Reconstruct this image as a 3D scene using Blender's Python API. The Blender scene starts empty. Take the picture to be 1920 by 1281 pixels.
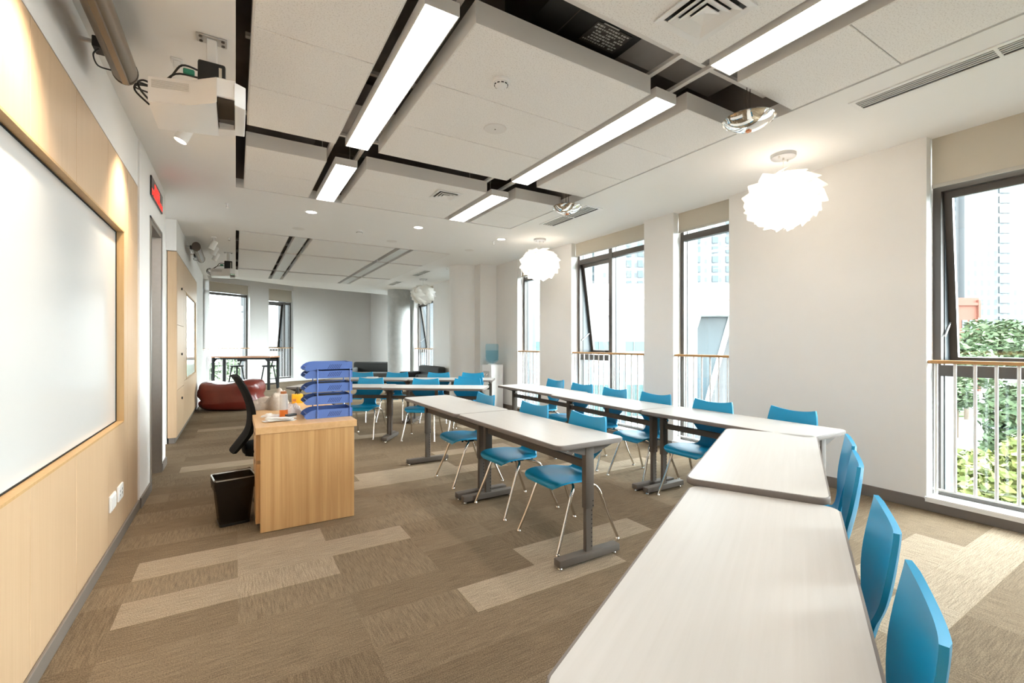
import bpy, bmesh, math, random
from mathutils import Vector, Matrix
random.seed(7)
C = bpy.context.scene.collection
SC = bpy.context.scene
PI = math.pi
R = math.radians

# ------------------------------------------------------------------ camera, sky, exposure
cam_d = bpy.data.cameras.new('camera')
cam = bpy.data.objects.new('camera', cam_d); C.objects.link(cam)
cam.location = (0, 0, 1.36)
cam.rotation_euler = (R(90), 0, -math.atan(518 / 853.0))
cam_d.sensor_width = 36.0
cam_d.lens = 853.0 / 1920.0 * 36.0
cam_d.shift_y = 4.5 / 1920.0
cam_d.clip_start = 0.02
cam_d.clip_end = 600
SC.camera = cam

SC.view_settings.view_transform = 'Standard'
SC.view_settings.look = 'None'
SC.view_settings.exposure = 0.76
SC.view_settings.gamma = 1.0
SC.view_settings.use_curve_mapping = False

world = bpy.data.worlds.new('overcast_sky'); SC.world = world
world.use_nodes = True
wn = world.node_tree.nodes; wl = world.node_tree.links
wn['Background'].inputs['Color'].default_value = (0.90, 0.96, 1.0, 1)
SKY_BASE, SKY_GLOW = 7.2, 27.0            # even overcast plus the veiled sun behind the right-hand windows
_tc = wn.new('ShaderNodeTexCoord')
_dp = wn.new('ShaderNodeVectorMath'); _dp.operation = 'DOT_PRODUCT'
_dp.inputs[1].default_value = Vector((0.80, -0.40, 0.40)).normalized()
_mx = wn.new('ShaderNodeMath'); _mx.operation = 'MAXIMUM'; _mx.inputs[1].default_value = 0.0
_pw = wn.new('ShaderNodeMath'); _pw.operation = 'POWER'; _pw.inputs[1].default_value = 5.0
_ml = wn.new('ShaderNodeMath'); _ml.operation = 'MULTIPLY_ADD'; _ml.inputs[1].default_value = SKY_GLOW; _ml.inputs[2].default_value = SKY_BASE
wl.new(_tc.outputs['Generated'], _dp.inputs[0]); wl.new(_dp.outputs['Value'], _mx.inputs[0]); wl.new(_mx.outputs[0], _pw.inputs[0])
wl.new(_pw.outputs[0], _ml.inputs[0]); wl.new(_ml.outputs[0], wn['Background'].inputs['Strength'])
SC.cycles.diffuse_bounces = 6
SC.cycles.max_bounces = 12
SC.cycles.transparent_max_bounces = 16
SC.cycles.sample_clamp_indirect = 8.0
SC.cycles.caustics_reflective = False
SC.cycles.caustics_refractive = False
try: SC.cycles.use_denoising = True
except Exception: pass

PANEL_EMIT = 11.0

# ------------------------------------------------------------------ materials
def new_mat(name):
    m = bpy.data.materials.new(name); m.use_nodes = True
    nt = m.node_tree
    b = nt.nodes['Principled BSDF']
    return m, nt, b
def plain(name, col, rough=0.6, metal=0.0, spec=0.5, coat=0.0, noise=0.0, nscale=40.0, bump=0.0, trans=0.0):
    m, nt, b = new_mat(name)
    b.inputs['Base Color'].default_value = (*col, 1)
    b.inputs['Roughness'].default_value = rough
    b.inputs['Metallic'].default_value = metal
    b.inputs['Specular IOR Level'].default_value = spec
    b.inputs['Coat Weight'].default_value = coat
    b.inputs['Transmission Weight'].default_value = trans
    if noise or bump:
        tc = nt.nodes.new('ShaderNodeTexCoord')
        n = nt.nodes.new('ShaderNodeTexNoise'); n.inputs['Scale'].default_value = nscale
        n.inputs['Detail'].default_value = 4
        nt.links.new(tc.outputs['Object'], n.inputs['Vector'])
        if noise:
            mx = nt.nodes.new('ShaderNodeMix'); mx.data_type = 'RGBA'
            mx.inputs['A'].default_value = (*[c * (1 - noise) for c in col], 1)
            mx.inputs['B'].default_value = (*[min(1, c * (1 + noise)) for c in col], 1)
            nt.links.new(n.outputs['Fac'], mx.inputs['Factor'])
            nt.links.new(mx.outputs['Result'], b.inputs['Base Color'])
        if bump:
            bp = nt.nodes.new('ShaderNodeBump'); bp.inputs['Strength'].default_value = bump
            bp.inputs['Distance'].default_value = 0.01
            nt.links.new(n.outputs['Fac'], bp.inputs['Height'])
            nt.links.new(bp.outputs['Normal'], b.inputs['Normal'])
    return m
def emit(name, col, s, base=(0.8, 0.8, 0.8)):
    m, nt, b = new_mat(name)
    b.inputs['Base Color'].default_value = (*base, 1)
    b.inputs['Emission Color'].default_value = (*col, 1)
    b.inputs['Emission Strength'].default_value = s
    return m
def grain(name, dark, light, scale, rough=0.45, bump=0.0, band=0.5, spec=0.4):
    """wood: noise stretched along one axis by the per-axis scale"""
    m, nt, b = new_mat(name)
    tc = nt.nodes.new('ShaderNodeTexCoord')
    mp = nt.nodes.new('ShaderNodeMapping'); mp.inputs['Scale'].default_value = scale
    n = nt.nodes.new('ShaderNodeTexNoise'); n.inputs['Scale'].default_value = 1.0
    n.inputs['Detail'].default_value = 6; n.inputs['Roughness'].default_value = 0.62
    n.inputs['Distortion'].default_value = 0.3
    cr = nt.nodes.new('ShaderNodeValToRGB')
    cr.color_ramp.elements[0].position = 0.5 - band / 2; cr.color_ramp.elements[0].color = (*dark, 1)
    cr.color_ramp.elements[1].position = 0.5 + band / 2; cr.color_ramp.elements[1].color = (*light, 1)
    nt.links.new(tc.outputs['Object'], mp.inputs['Vector']); nt.links.new(mp.outputs['Vector'], n.inputs['Vector'])
    nt.links.new(n.outputs['Fac'], cr.inputs['Fac']); nt.links.new(cr.outputs['Color'], b.inputs['Base Color'])
    b.inputs['Roughness'].default_value = rough
    b.inputs['Specular IOR Level'].default_value = spec
    return m

M = {}
M['wall'] = plain('wall_paint', (0.815, 0.80, 0.78), 0.9, noise=0.015, nscale=6, spec=0.2)
M['pillar'] = plain('pillar_paint', (0.85, 0.845, 0.835), 0.7, noise=0.01, nscale=5, spec=0.3)
M['ceil'] = plain('ceiling_paint', (0.89, 0.888, 0.882), 0.92, noise=0.01, nscale=4, spec=0.2)
M['reveal'] = plain('white_gloss_paint', (0.84, 0.84, 0.83), 0.45)
M['plenum'] = plain('plenum_grey', (0.30, 0.27, 0.25), 0.9, noise=0.25, nscale=5)
M['duct'] = plain('duct_sheet', (0.46, 0.43, 0.42), 0.5, noise=0.15, nscale=6)
M['black'] = plain('black_plastic', (0.012, 0.012, 0.012), 0.45)
M['blackmet'] = plain('black_powdercoat', (0.012, 0.012, 0.012), 0.6, spec=0.2)
M['white'] = plain('white_plastic', (0.85, 0.85, 0.85), 0.4)
M['offwhite'] = plain('offwhite_metal', (0.78, 0.76, 0.74), 0.45)
M['grey_plastic'] = plain('grey_plastic', (0.55, 0.55, 0.54), 0.5)
M['maple'] = grain('maple_veneer', (0.53, 0.365, 0.22), (0.60, 0.435, 0.28), (60, 60, 1.6), 0.4, band=0.55)
M['mapledark'] = grain('maple_edge', (0.46, 0.28, 0.12), (0.56, 0.36, 0.17), (60, 60, 2), 0.5)
M['oak'] = grain('oak_veneer', (0.44, 0.235, 0.085), (0.66, 0.41, 0.19), (26, 26, 0.55), 0.45, band=0.42)
M['oaktop'] = grain('oak_desktop', (0.58, 0.34, 0.15), (0.70, 0.45, 0.23), (30, 0.8, 30), 0.4, band=0.6)
M['rail'] = grain('rail_wood', (0.42, 0.22, 0.08), (0.55, 0.31, 0.13), (2, 2, 60), 0.35)
M['walnut'] = grain('bar_wood', (0.26, 0.10, 0.04), (0.40, 0.18, 0.08), (4, 40, 40), 0.45)
M['laminate'] = grain('white_laminate', (0.45, 0.425, 0.395), (0.505, 0.482, 0.455), (1.6, 45, 45), 0.32, band=0.7)
M['band'] = plain('grey_edge_band', (0.19, 0.165, 0.15), 0.6, spec=0.25)
M['steel'] = plain('taupe_powdercoat', (0.118, 0.098, 0.083), 0.6, spec=0.25)
M['hole'] = plain('punched_hole', (0.01, 0.01, 0.01), 0.8)
M['blue'] = plain('turquoise_plastic', (0.004, 0.27, 0.50), 0.33, noise=0.02, nscale=300, bump=0.02)
M['chrome'] = plain('chrome', (0.72, 0.68, 0.63), 0.12, metal=1.0)
M['mirror'] = plain('polished_chrome', (0.85, 0.84, 0.82), 0.04, metal=1.0)
M['stainless'] = plain('brushed_stainless', (0.42, 0.385, 0.355), 0.36, metal=1.0, noise=0.06, nscale=30)
M['alu'] = plain('satin_aluminium', (0.62, 0.62, 0.62), 0.35, metal=0.8)
M['bronze'] = plain('bronze_aluminium', (0.062, 0.052, 0.045), 0.4, spec=0.5)
M['sashout'] = plain('sash_grey_side', (0.042, 0.052, 0.060), 0.4)
M['base'] = plain('baseboard_grey', (0.17, 0.145, 0.125), 0.6)
M['blind'] = plain('blind_fabric', (0.58, 0.53, 0.44), 0.9, noise=0.03, nscale=250)
M['blindbar'] = plain('blind_bar', (0.50, 0.475, 0.43), 0.6)
M['board'] = plain('whiteboard_enamel', (0.66, 0.665, 0.66), 0.16, coat=0.3)
M['concrete'] = plain('raw_concrete', (0.40, 0.40, 0.385), 0.85, noise=0.22, nscale=7, bump=0.15)
M['sofa'] = plain('sofa_charcoal', (0.022, 0.022, 0.02), 0.75, noise=0.2, nscale=90)
M['sofalight'] = plain('sofa_seat_grey', (0.07, 0.07, 0.066), 0.8, noise=0.1, nscale=90)
M['leather'] = plain('oxblood_leather', (0.17, 0.024, 0.016), 0.28, noise=0.15, nscale=12, bump=0.12)
M['tray'] = plain('blue_tray_plastic', (0.10, 0.18, 0.48), 0.35)
M['trayslot'] = plain('tray_slot_shadow', (0.02, 0.035, 0.15), 0.6)
M['coat'] = plain('beige_cloth', (0.50, 0.43, 0.36), 0.95, noise=0.12, nscale=60, bump=0.2)
M['orange'] = plain('orange_plastic', (0.85, 0.22, 0.03), 0.4)
M['yellow'] = plain('yellow_plastic', (0.90, 0.42, 0.01), 0.4)
M['paper'] = plain('paper', (0.82, 0.81, 0.80), 0.8)
M['pinkpaper'] = plain('pink_paper', (0.80, 0.52, 0.50), 0.8)
M['plush'] = plain('pale_plush', (0.76, 0.68, 0.65), 0.95, noise=0.12, nscale=40, bump=0.2)
M['mesh'] = plain('black_mesh_fabric', (0.010, 0.009, 0.008), 0.9, spec=0.15, noise=0.4, nscale=200)
M['bronzetube'] = plain('champagne_housing', (0.19, 0.145, 0.10), 0.35, metal=0.35)
M['dark_glass'] = plain('dark_glass', (0.03, 0.02, 0.014), 0.05, spec=0.8)
M['copper'] = plain('copper_strip', (0.55, 0.20, 0.07), 0.4, metal=0.4)
M['green'] = plain('green_connector', (0.02, 0.22, 0.14), 0.5)
M['ledred'] = emit('red_led', (1.0, 0.03, 0.02), 1.3, (0.2, 0, 0))
M['ledblack'] = plain('led_panel_black', (0.02, 0.015, 0.013), 0.3)
M['diffuser'] = emit('lit_diffuser', (1.0, 0.955, 0.895), PANEL_EMIT)
M['downlight'] = emit('lit_downlight', (1.0, 0.93, 0.84), 12.0)
M['spotlit'] = emit('lit_spot_lens', (1.0, 0.86, 0.68), 10.0)
M['offdiffuser'] = plain('unlit_diffuser', (0.70, 0.73, 0.74), 0.5)
M['bark'] = plain('bark', (0.10, 0.07, 0.045), 0.9)

def tile_mat():
    m, nt, b = new_mat('mineral_tile')
    tc = nt.nodes.new('ShaderNodeTexCoord')
    n = nt.nodes.new('ShaderNodeTexNoise'); n.inputs['Scale'].default_value = 130; n.inputs['Detail'].default_value = 3
    cr = nt.nodes.new('ShaderNodeValToRGB')
    cr.color_ramp.elements[0].position = 0.36; cr.color_ramp.elements[0].color = (0.74, 0.725, 0.71, 1)
    cr.color_ramp.elements[1].position = 0.46; cr.color_ramp.elements[1].color = (0.89, 0.883, 0.873, 1)
    nt.links.new(tc.outputs['Object'], n.inputs['Vector']); nt.links.new(n.outputs['Fac'], cr.inputs['Fac'])
    nt.links.new(cr.outputs['Color'], b.inputs['Base Color'])
    b.inputs['Roughness'].default_value = 0.95; b.inputs['Specular IOR Level'].default_value = 0.1
    return m
M['tile'] = tile_mat()

def carpet_mat():
    m, nt, b = new_mat('carpet_planks')
    L = nt.links
    at = nt.nodes.new('ShaderNodeAttribute'); at.attribute_name = 'plank'   # R: tone  G: yarn direction
    sp = nt.nodes.new('ShaderNodeSeparateColor'); L.new(at.outputs['Color'], sp.inputs['Color'])
    tc = nt.nodes.new('ShaderNodeTexCoord')
    def streak(scale):
        mp = nt.nodes.new('ShaderNodeMapping'); mp.inputs['Scale'].default_value = scale
        n = nt.nodes.new('ShaderNodeTexNoise'); n.inputs['Scale'].default_value = 1; n.inputs['Detail'].default_value = 5
        n.inputs['Roughness'].default_value = 0.6
        L.new(tc.outputs['Object'], mp.inputs['Vector']); L.new(mp.outputs['Vector'], n.inputs['Vector'])
        return n.outputs['Fac']
    a = streak((7, 150, 1)); c = streak((130, 9, 1))
    mx = nt.nodes.new('ShaderNodeMix'); mx.data_type = 'FLOAT'
    L.new(sp.outputs['Green'], mx.inputs['Factor']); L.new(a, mx.inputs['A']); L.new(c, mx.inputs['B'])
    cr = nt.nodes.new('ShaderNodeValToRGB')
    cr.color_ramp.elements[0].position = 0.34; cr.color_ramp.elements[0].color = (0.74, 0.74, 0.74, 1)
    cr.color_ramp.elements[1].position = 0.62; cr.color_ramp.elements[1].color = (1.12, 1.12, 1.12, 1)
    L.new(mx.outputs['Result'], cr.inputs['Fac'])
    fn = nt.nodes.new('ShaderNodeTexNoise'); fn.inputs['Scale'].default_value = 190; fn.inputs['Detail'].default_value = 2
    L.new(tc.outputs['Object'], fn.inputs['Vector'])
    fr = nt.nodes.new('ShaderNodeValToRGB')
    fr.color_ramp.elements[0].position = 0.3; fr.color_ramp.elements[0].color = (0.62, 0.62, 0.62, 1)
    fr.color_ramp.elements[1].position = 0.7; fr.color_ramp.elements[1].color = (1.3, 1.3, 1.3, 1)
    L.new(fn.outputs['Fac'], fr.inputs['Fac'])
    tone = nt.nodes.new('ShaderNodeValToRGB')
    tone.color_ramp.elements[0].position = 0.0; tone.color_ramp.elements[0].color = (0.142, 0.101, 0.062, 1)
    tone.color_ramp.elements[1].position = 1.0; tone.color_ramp.elements[1].color = (0.35, 0.277, 0.20, 1)
    e = tone.color_ramp.elements.new(0.4); e.color = (0.200, 0.147, 0.095, 1)
    L.new(sp.outputs['Red'], tone.inputs['Fac'])
    m1 = nt.nodes.new('ShaderNodeMix'); m1.data_type = 'RGBA'; m1.blend_type = 'MULTIPLY'; m1.inputs['Factor'].default_value = 1
    L.new(tone.outputs['Color'], m1.inputs['A']); L.new(cr.outputs['Color'], m1.inputs['B'])
    m2 = nt.nodes.new('ShaderNodeMix'); m2.data_type = 'RGBA'; m2.blend_type = 'MULTIPLY'; m2.inputs['Factor'].default_value = 1
    L.new(m1.outputs['Result'], m2.inputs['A']); L.new(fr.outputs['Color'], m2.inputs['B'])
    L.new(m2.outputs['Result'], b.inputs['Base Color'])
    b.inputs['Roughness'].default_value = 0.95; b.inputs['Specular IOR Level'].default_value = 0.1
    bp = nt.nodes.new('ShaderNodeBump'); bp.inputs['Strength'].default_value = 0.4; bp.inputs['Distance'].default_value = 0.004
    L.new(fn.outputs['Fac'], bp.inputs['Height']); L.new(bp.outputs['Normal'], b.inputs['Normal'])
    return m
M['carpet'] = carpet_mat()

def glass_mat(name, tint, refl=0.08):
    m = bpy.data.materials.new(name); m.use_nodes = True
    nt = m.node_tree; nt.nodes.clear()
    o = nt.nodes.new('ShaderNodeOutputMaterial'); t = nt.nodes.new('ShaderNodeBsdfTransparent')
    g = nt.nodes.new('ShaderNodeBsdfGlossy'); g.inputs['Roughness'].default_value = 0.02
    t.inputs['Color'].default_value = (*tint, 1)
    f = nt.nodes.new('ShaderNodeLayerWeight'); f.inputs['Blend'].default_value = 0.5
    pw = nt.nodes.new('ShaderNodeMath'); pw.operation = 'POWER'; pw.inputs[1].default_value = 4.0
    ml = nt.nodes.new('ShaderNodeMath'); ml.operation = 'MULTIPLY_ADD'; ml.inputs[1].default_value = 0.5; ml.inputs[2].default_value = refl * 0.4
    nt.links.new(f.outputs['Facing'], pw.inputs[0]); nt.links.new(pw.outputs[0], ml.inputs[0])
    x = nt.nodes.new('ShaderNodeMixShader')
    nt.links.new(ml.outputs[0], x.inputs['Fac']); nt.links.new(t.outputs['BSDF'], x.inputs[1]); nt.links.new(g.outputs['BSDF'], x.inputs[2])
    nt.links.new(x.outputs['Shader'], o.inputs['Surface'])
    return m
M['glass'] = glass_mat('window_glass', (0.95, 0.98, 0.97))
M['bottle'] = glass_mat('blue_bottle', (0.76, 0.90, 0.95))
def film_mat():
    m = bpy.data.materials.new('smoky_bin_film'); m.use_nodes = True
    nt = m.node_tree; b = nt.nodes['Principled BSDF']; o = nt.nodes['Material Output']
    b.inputs['Base Color'].default_value = (0.02, 0.015, 0.011, 1); b.inputs['Roughness'].default_value = 0.25
    t = nt.nodes.new('ShaderNodeBsdfTransparent'); t.inputs['Color'].default_value = (0.5, 0.43, 0.36, 1)
    x = nt.nodes.new('ShaderNodeMixShader'); x.inputs['Fac'].default_value = 0.5
    nt.links.new(t.outputs['BSDF'], x.inputs[1]); nt.links.new(b.outputs['BSDF'], x.inputs[2]); nt.links.new(x.outputs['Shader'], o.inputs['Surface'])
    return m
M['film'] = film_mat()
def petal_mat():
    m = bpy.data.materials.new('lamp_petal'); m.use_nodes = True
    nt = m.node_tree; b = nt.nodes['Principled BSDF']; o = nt.nodes['Material Output']
    b.inputs['Base Color'].default_value = (0.88, 0.87, 0.85, 1); b.inputs['Roughness'].default_value = 0.5
    t = nt.nodes.new('ShaderNodeBsdfTranslucent'); t.inputs['Color'].default_value = (0.95, 0.92, 0.88, 1)
    x = nt.nodes.new('ShaderNodeMixShader'); x.inputs['Fac'].default_value = 0.5
    nt.links.new(b.outputs['BSDF'], x.inputs[1]); nt.links.new(t.outputs['BSDF'], x.inputs[2]); nt.links.new(x.outputs['Shader'], o.inputs['Surface'])
    return m
M['petal'] = petal_mat()
def leaf_mat(name, dark, light):
    m, nt, b = new_mat(name)
    g = nt.nodes.new('ShaderNodeNewGeometry')
    cr = nt.nodes.new('ShaderNodeValToRGB')
    cr.color_ramp.elements[0].color = (*dark, 1); cr.color_ramp.elements[1].color = (*light, 1)
    nt.links.new(g.outputs['Random Per Island'], cr.inputs['Fac']); nt.links.new(cr.outputs['Color'], b.inputs['Base Color'])
    b.inputs['Roughness'].default_value = 0.7
    return m
M['leaf_bright'] = leaf_mat('leaf_yellow_green', (0.075, 0.105, 0.02), (0.30, 0.325, 0.10))
M['leaf_dark'] = leaf_mat('leaf_deep_green', (0.035, 0.068, 0.025), (0.12, 0.175, 0.085))
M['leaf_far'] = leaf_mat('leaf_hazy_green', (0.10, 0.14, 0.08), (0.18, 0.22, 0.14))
def facade_mat(name, wall, glass, sx, sy, mort):
    m, nt, b = new_mat(name)
    tc = nt.nodes.new('ShaderNodeTexCoord'); mp = nt.nodes.new('ShaderNodeMapping')
    mp.inputs['Rotation'].default_value = (R(90), 0, 0)
    br = nt.nodes.new('ShaderNodeTexBrick'); br.offset = 0.0
    br.inputs['Color1'].default_value = (*glass, 1); br.inputs['Color2'].default_value = (*[c * 0.8 for c in glass], 1)
    br.inputs['Mortar'].default_value = (*wall, 1)
    br.inputs['Scale'].default_value = 1.0; br.inputs['Mortar Size'].default_value = mort
    br.inputs['Brick Width'].default_value = sx; br.inputs['Row Height'].default_value = sy
    nt.links.new(tc.outputs['Object'], mp.inputs['Vector']); nt.links.new(mp.outputs['Vector'], br.inputs['Vector'])
    nt.links.new(br.outputs['Color'], b.inputs['Base Color']); b.inputs['Roughness'].default_value = 0.6
    return m
M['tower'] = facade_mat('tower_facade', (0.112, 0.122, 0.13), (0.062, 0.082, 0.097), 2.2, 3.2, 0.62)
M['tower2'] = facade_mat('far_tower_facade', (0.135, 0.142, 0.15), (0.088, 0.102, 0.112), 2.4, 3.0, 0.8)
M['redbrick'] = plain('red_render', (0.20, 0.072, 0.05), 0.85)
M['winglass'] = plain('building_glass', (0.05, 0.07, 0.08), 0.2)
M['teal'] = plain('teal_glass', (0.07, 0.12, 0.12), 0.15)
M['bwhite'] = plain('white_cladding', (0.72, 0.73, 0.74), 0.7)
M['bconc'] = plain('concrete_cladding', (0.12, 0.12, 0.123), 0.8, noise=0.1, nscale=0.8)
M['ground'] = plain('ground_paving', (0.09, 0.093, 0.085), 0.9, noise=0.25, nscale=0.12)
M['road'] = plain('pale_paving', (0.16, 0.165, 0.17), 0.9)
M['lawn'] = plain('lawn', (0.05, 0.08, 0.022), 0.95, noise=0.2, nscale=2)

# ------------------------------------------------------------------ mesh helpers
class MB:
    def __init__(s): s.bm = bmesh.new()
    def _x(s, vs, mtx):
        if mtx is not None: bmesh.ops.transform(s.bm, matrix=mtx, verts=vs)
    def box(s, x0, x1, y0, y1, z0, z1, bev=0.0, seg=2, mtx=None):
        r = bmesh.ops.create_cube(s.bm, size=1.0); vs = r['verts']
        for v in vs: v.co = ((x0 + x1) / 2 + v.co.x * (x1 - x0), (y0 + y1) / 2 + v.co.y * (y1 - y0), (z0 + z1) / 2 + v.co.z * (z1 - z0))
        if bev > 0:
            es = list({e for v in vs for e in v.link_edges})
            rr = bmesh.ops.bevel(s.bm, geom=es, offset=bev, segments=seg, profile=0.5, affect='EDGES')
            vs = list({v for f in rr['faces'] for v in f.verts} | {v for v in vs if v.is_valid})
        s._x(vs, mtx); return s
    def prism(s, pts, z0, z1, bev=0.0, seg=2, mtx=None):
        n = len(pts)
        lo = [s.bm.verts.new((p[0], p[1], z0)) for p in pts]; hi = [s.bm.verts.new((p[0], p[1], z1)) for p in pts]
        fs = [s.bm.faces.new(lo[::-1]), s.bm.faces.new(hi)]
        for i in range(n): fs.append(s.bm.faces.new((lo[i], lo[(i + 1) % n], hi[(i + 1) % n], hi[i])))
        vs = lo + hi
        if bev > 0:
            es = list(set(fs[0].edges) | set(fs[1].edges))
            rr = bmesh.ops.bevel(s.bm, geom=es, offset=bev, segments=seg, profile=0.5, affect='EDGES')
            vs = list({v for f in rr['faces'] for v in f.verts} | {v for v in vs if v.is_valid})
        s._x(vs, mtx); return s
    def cyl(s, p0, p1, r0, r1=None, seg=16, cap=True):
        p0, p1 = Vector(p0), Vector(p1); r1 = r0 if r1 is None else r1
        d = p1 - p0; q = d.to_track_quat('Z', 'Y').to_matrix().to_4x4(); q.translation = (p0 + p1) / 2
        bmesh.ops.create_cone(s.bm, cap_ends=cap, segments=seg, radius1=r0, radius2=r1, depth=d.length, matrix=q); return s
    def sph(s, c, r, seg=16, sc=(1, 1, 1)):
        bmesh.ops.create_uvsphere(s.bm, u_segments=seg, v_segments=max(6, seg // 2), radius=r, matrix=Matrix.Translation(c) @ Matrix.Diagonal((*sc, 1))); return s
    def tube(s, path, r, seg=8, cap=True):
        P = [Vector(p) for p in path]; rings = []
        up = None
        for i, p in enumerate(P):
            t = ((P[min(i + 1, len(P) - 1)] - P[max(i - 1, 0)])).normalized()
            if up is None: up = t.orthogonal().normalized()
            else: up = (up - t * up.dot(t)).normalized()
            sd = t.cross(up)
            rings.append([s.bm.verts.new(p + r * (math.cos(a) * up + math.sin(a) * sd)) for a in [2 * PI * k / seg for k in range(seg)]])
        for a, b in zip(rings, rings[1:]):
            for k in range(seg): s.bm.faces.new((a[k], a[(k + 1) % seg], b[(k + 1) % seg], b[k]))
        if cap: s.bm.faces.new(rings[0][::-1]); s.bm.faces.new(rings[-1])
        return s
    def lathe(s, prof, seg=24, c=(0, 0, 0)):
        rings = []
        for r, z in prof:
            if r < 1e-5: rings.append([s.bm.verts.new((c[0], c[1], c[2] + z))])
            else: rings.append([s.bm.verts.new((c[0] + r * math.cos(2 * PI * k / seg), c[1] + r * math.sin(2 * PI * k / seg), c[2] + z)) for k in range(seg)])
        for a, b in zip(rings, rings[1:]):
            for k in range(seg):
                k2 = (k + 1) % seg
                if len(a) == 1 and len(b) == 1: continue
                if len(a) == 1: s.bm.faces.new((a[0], b[k2], b[k]))
                elif len(b) == 1: s.bm.faces.new((a[k], a[k2], b[0]))
                else: s.bm.faces.new((a[k], a[k2], b[k2], b[k]))
        return s
    def grid(s, rows, close=False):
        V = [[s.bm.verts.new(p) for p in r] for r in rows]
        for a, b in zip(V, V[1:]):
            m = len(a)
            for k in range(m if close else m - 1): s.bm.faces.new((a[k], a[(k + 1) % m], b[(k + 1) % m], b[k]))
        return V
    def quad(s, *p): s.bm.faces.new([s.bm.verts.new(q) for q in p]); return s
    def sub(s, i, fn):
        old = set(s.bm.faces); fn(s)
        for f in s.bm.faces:
            if f not in old: f.material_index = i
        return s
    def build(s, name, mat, parent=None, smooth=True, recalc=True, ang=38):
        if recalc: bmesh.ops.recalc_face_normals(s.bm, faces=s.bm.faces[:])
        me = bpy.data.meshes.new(name); s.bm.to_mesh(me); s.bm.free()
        for m in (mat if isinstance(mat, list) else [mat]): me.materials.append(m)
        if smooth:
            for p in me.polygons: p.use_smooth = True
            try: me.set_sharp_from_angle(angle=R(ang))
            except Exception: pass
        o = bpy.data.objects.new(name, me); C.objects.link(o)
        if parent is not None: o.parent = parent
        return o

def tag(o, label, cat, group=None):
    o['label'] = label; o['category'] = cat
    if group: o['group'] = group
    return o
def thing(name, label, cat, loc=(0, 0, 0), rz=0.0, group=None):
    o = bpy.data.objects.new(name, None); C.objects.link(o); o.empty_display_size = 0.1
    o.location = loc; o.rotation_euler = (0, 0, rz)
    return tag(o, label, cat, group)
def struct(o): o['kind'] = 'structure'; return o
def sroot(name, loc=(0, 0, 0), rz=0.0):
    o = bpy.data.objects.new(name, None); C.objects.link(o); o.location = loc; o.rotation_euler = (0, 0, rz)
    return struct(o)
def dup(root, loc, rz, label, group=None):
    def cp(o, par):
        c = o.copy(); C.objects.link(c)
        if par is not None: c.parent = par
        for ch in list(o.children): cp(ch, c)
        return c
    r = cp(root, None); r.location = loc; r.rotation_euler = (0, 0, rz)
    r['label'] = label
    if group: r['group'] = group
    return r
def rrect(w, d, rad, seg=6):
    pts = []
    for cx, cy, a0 in ((w / 2 - rad, d / 2 - rad, 0), (-w / 2 + rad, d / 2 - rad, 90), (-w / 2 + rad, -d / 2 + rad, 180), (w / 2 - rad, -d / 2 + rad, 270)):
        for k in range(seg + 1):
            a = R(a0 + 90 * k / seg); pts.append((cx + rad * math.cos(a), cy + rad * math.sin(a)))
    return pts
def cr(P, n):
    """Catmull-Rom resample of tuples"""
    out = []; N = len(P)
    for i in range(N - 1):
        p0, p1, p2, p3 = P[max(i - 1, 0)], P[i], P[i + 1], P[min(i + 2, N - 1)]
        for k in range(n):
            t = k / n
            out.append(tuple(0.5 * (2 * b + (c - a) * t + (2 * a - 5 * b + 4 * c - d) * t * t + (3 * b - a - 3 * c + d) * t ** 3) for a, b, c, d in zip(p0, p1, p2, p3)))
    out.append(tuple(P[-1])); return out

XL, XR, ZC = -0.69, 4.83, 3.055

# ------------------------------------------------------------------ floor
def make_floor():
    mb = MB(); bm = mb.bm
    lay = bm.loops.layers.float_color.new('plank')
    light = {}
    rnd = random.Random(3)
    P0, PY, PX = 2.06, 0.2575, 1.04
    ymin, ymax = -2.4, 20.0
    k0 = int(math.floor((ymin - P0) / PY)); k1 = int(math.ceil((ymax - P0) / PY))
    # light planks read off the carpet: row -> list of x starts
    want = {3: [-0.51], 4: [0.01], 5: [-0.51], 0: [1.05], 1: [1.57], 15: [-0.51], 25: [-0.51], 9: [0.53, 1.57], 10: [1.05], -4: [3.13], -5: [2.61, 3.65, 4.69], 12: [2.09], 18: [1.05, 3.13], 19: [0.53], 21: [2.61], 27: [1.57], 30: [1.05], 33: [2.61], 6: [3.13], 7: [2.61], 14: [3.13]}
    for k in range(k0, k1 + 1):
        off = 0.01 if k % 2 == 0 else 0.53
        y0 = P0 + k * PY; y1 = y0 + PY
        i0 = int(math.floor((-2.4 - off) / PX)); i1 = int(math.ceil((6 - off) / PX))
        for i in range(i0, i1 + 1):
            x0 = off + i * PX
            for h in range(2):               # each metre plank is two half tiles with their own yarn direction
                xa, xb = x0 + h * PX / 2, x0 + (h + 1) * PX / 2
                xb = min(xb, XR + .2)
                if xa >= xb - .01: continue
                f = bm.faces.new([bm.verts.new(p) for p in ((xa, y0, 0), (xb, y0, 0), (xb, y1, 0), (xa, y1, 0))])
                isl = any(abs(x0 - w) < 0.2 for w in want.get(k, []))
                if h == 0: base = rnd.choice([0.22, 0.30, 0.36, 0.42, 0.46])
                tone = (0.92 + rnd.uniform(-.08, .06)) if isl else base + rnd.uniform(-.04, .04)
                g = 1.0 if rnd.random() < 0.38 else 0.0
                for l in f.loops: l[lay] = (tone, g, 0, 1)
    # thickness underneath
    o = mb.build('floor', M['carpet'], smooth=False)
    struct(o)
    s = MB().box(-2.4, 5.2, -2.6, 20.2, -0.3, -0.004).build('subfloor', M['plenum'], o, smooth=False)
make_floor()

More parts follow.
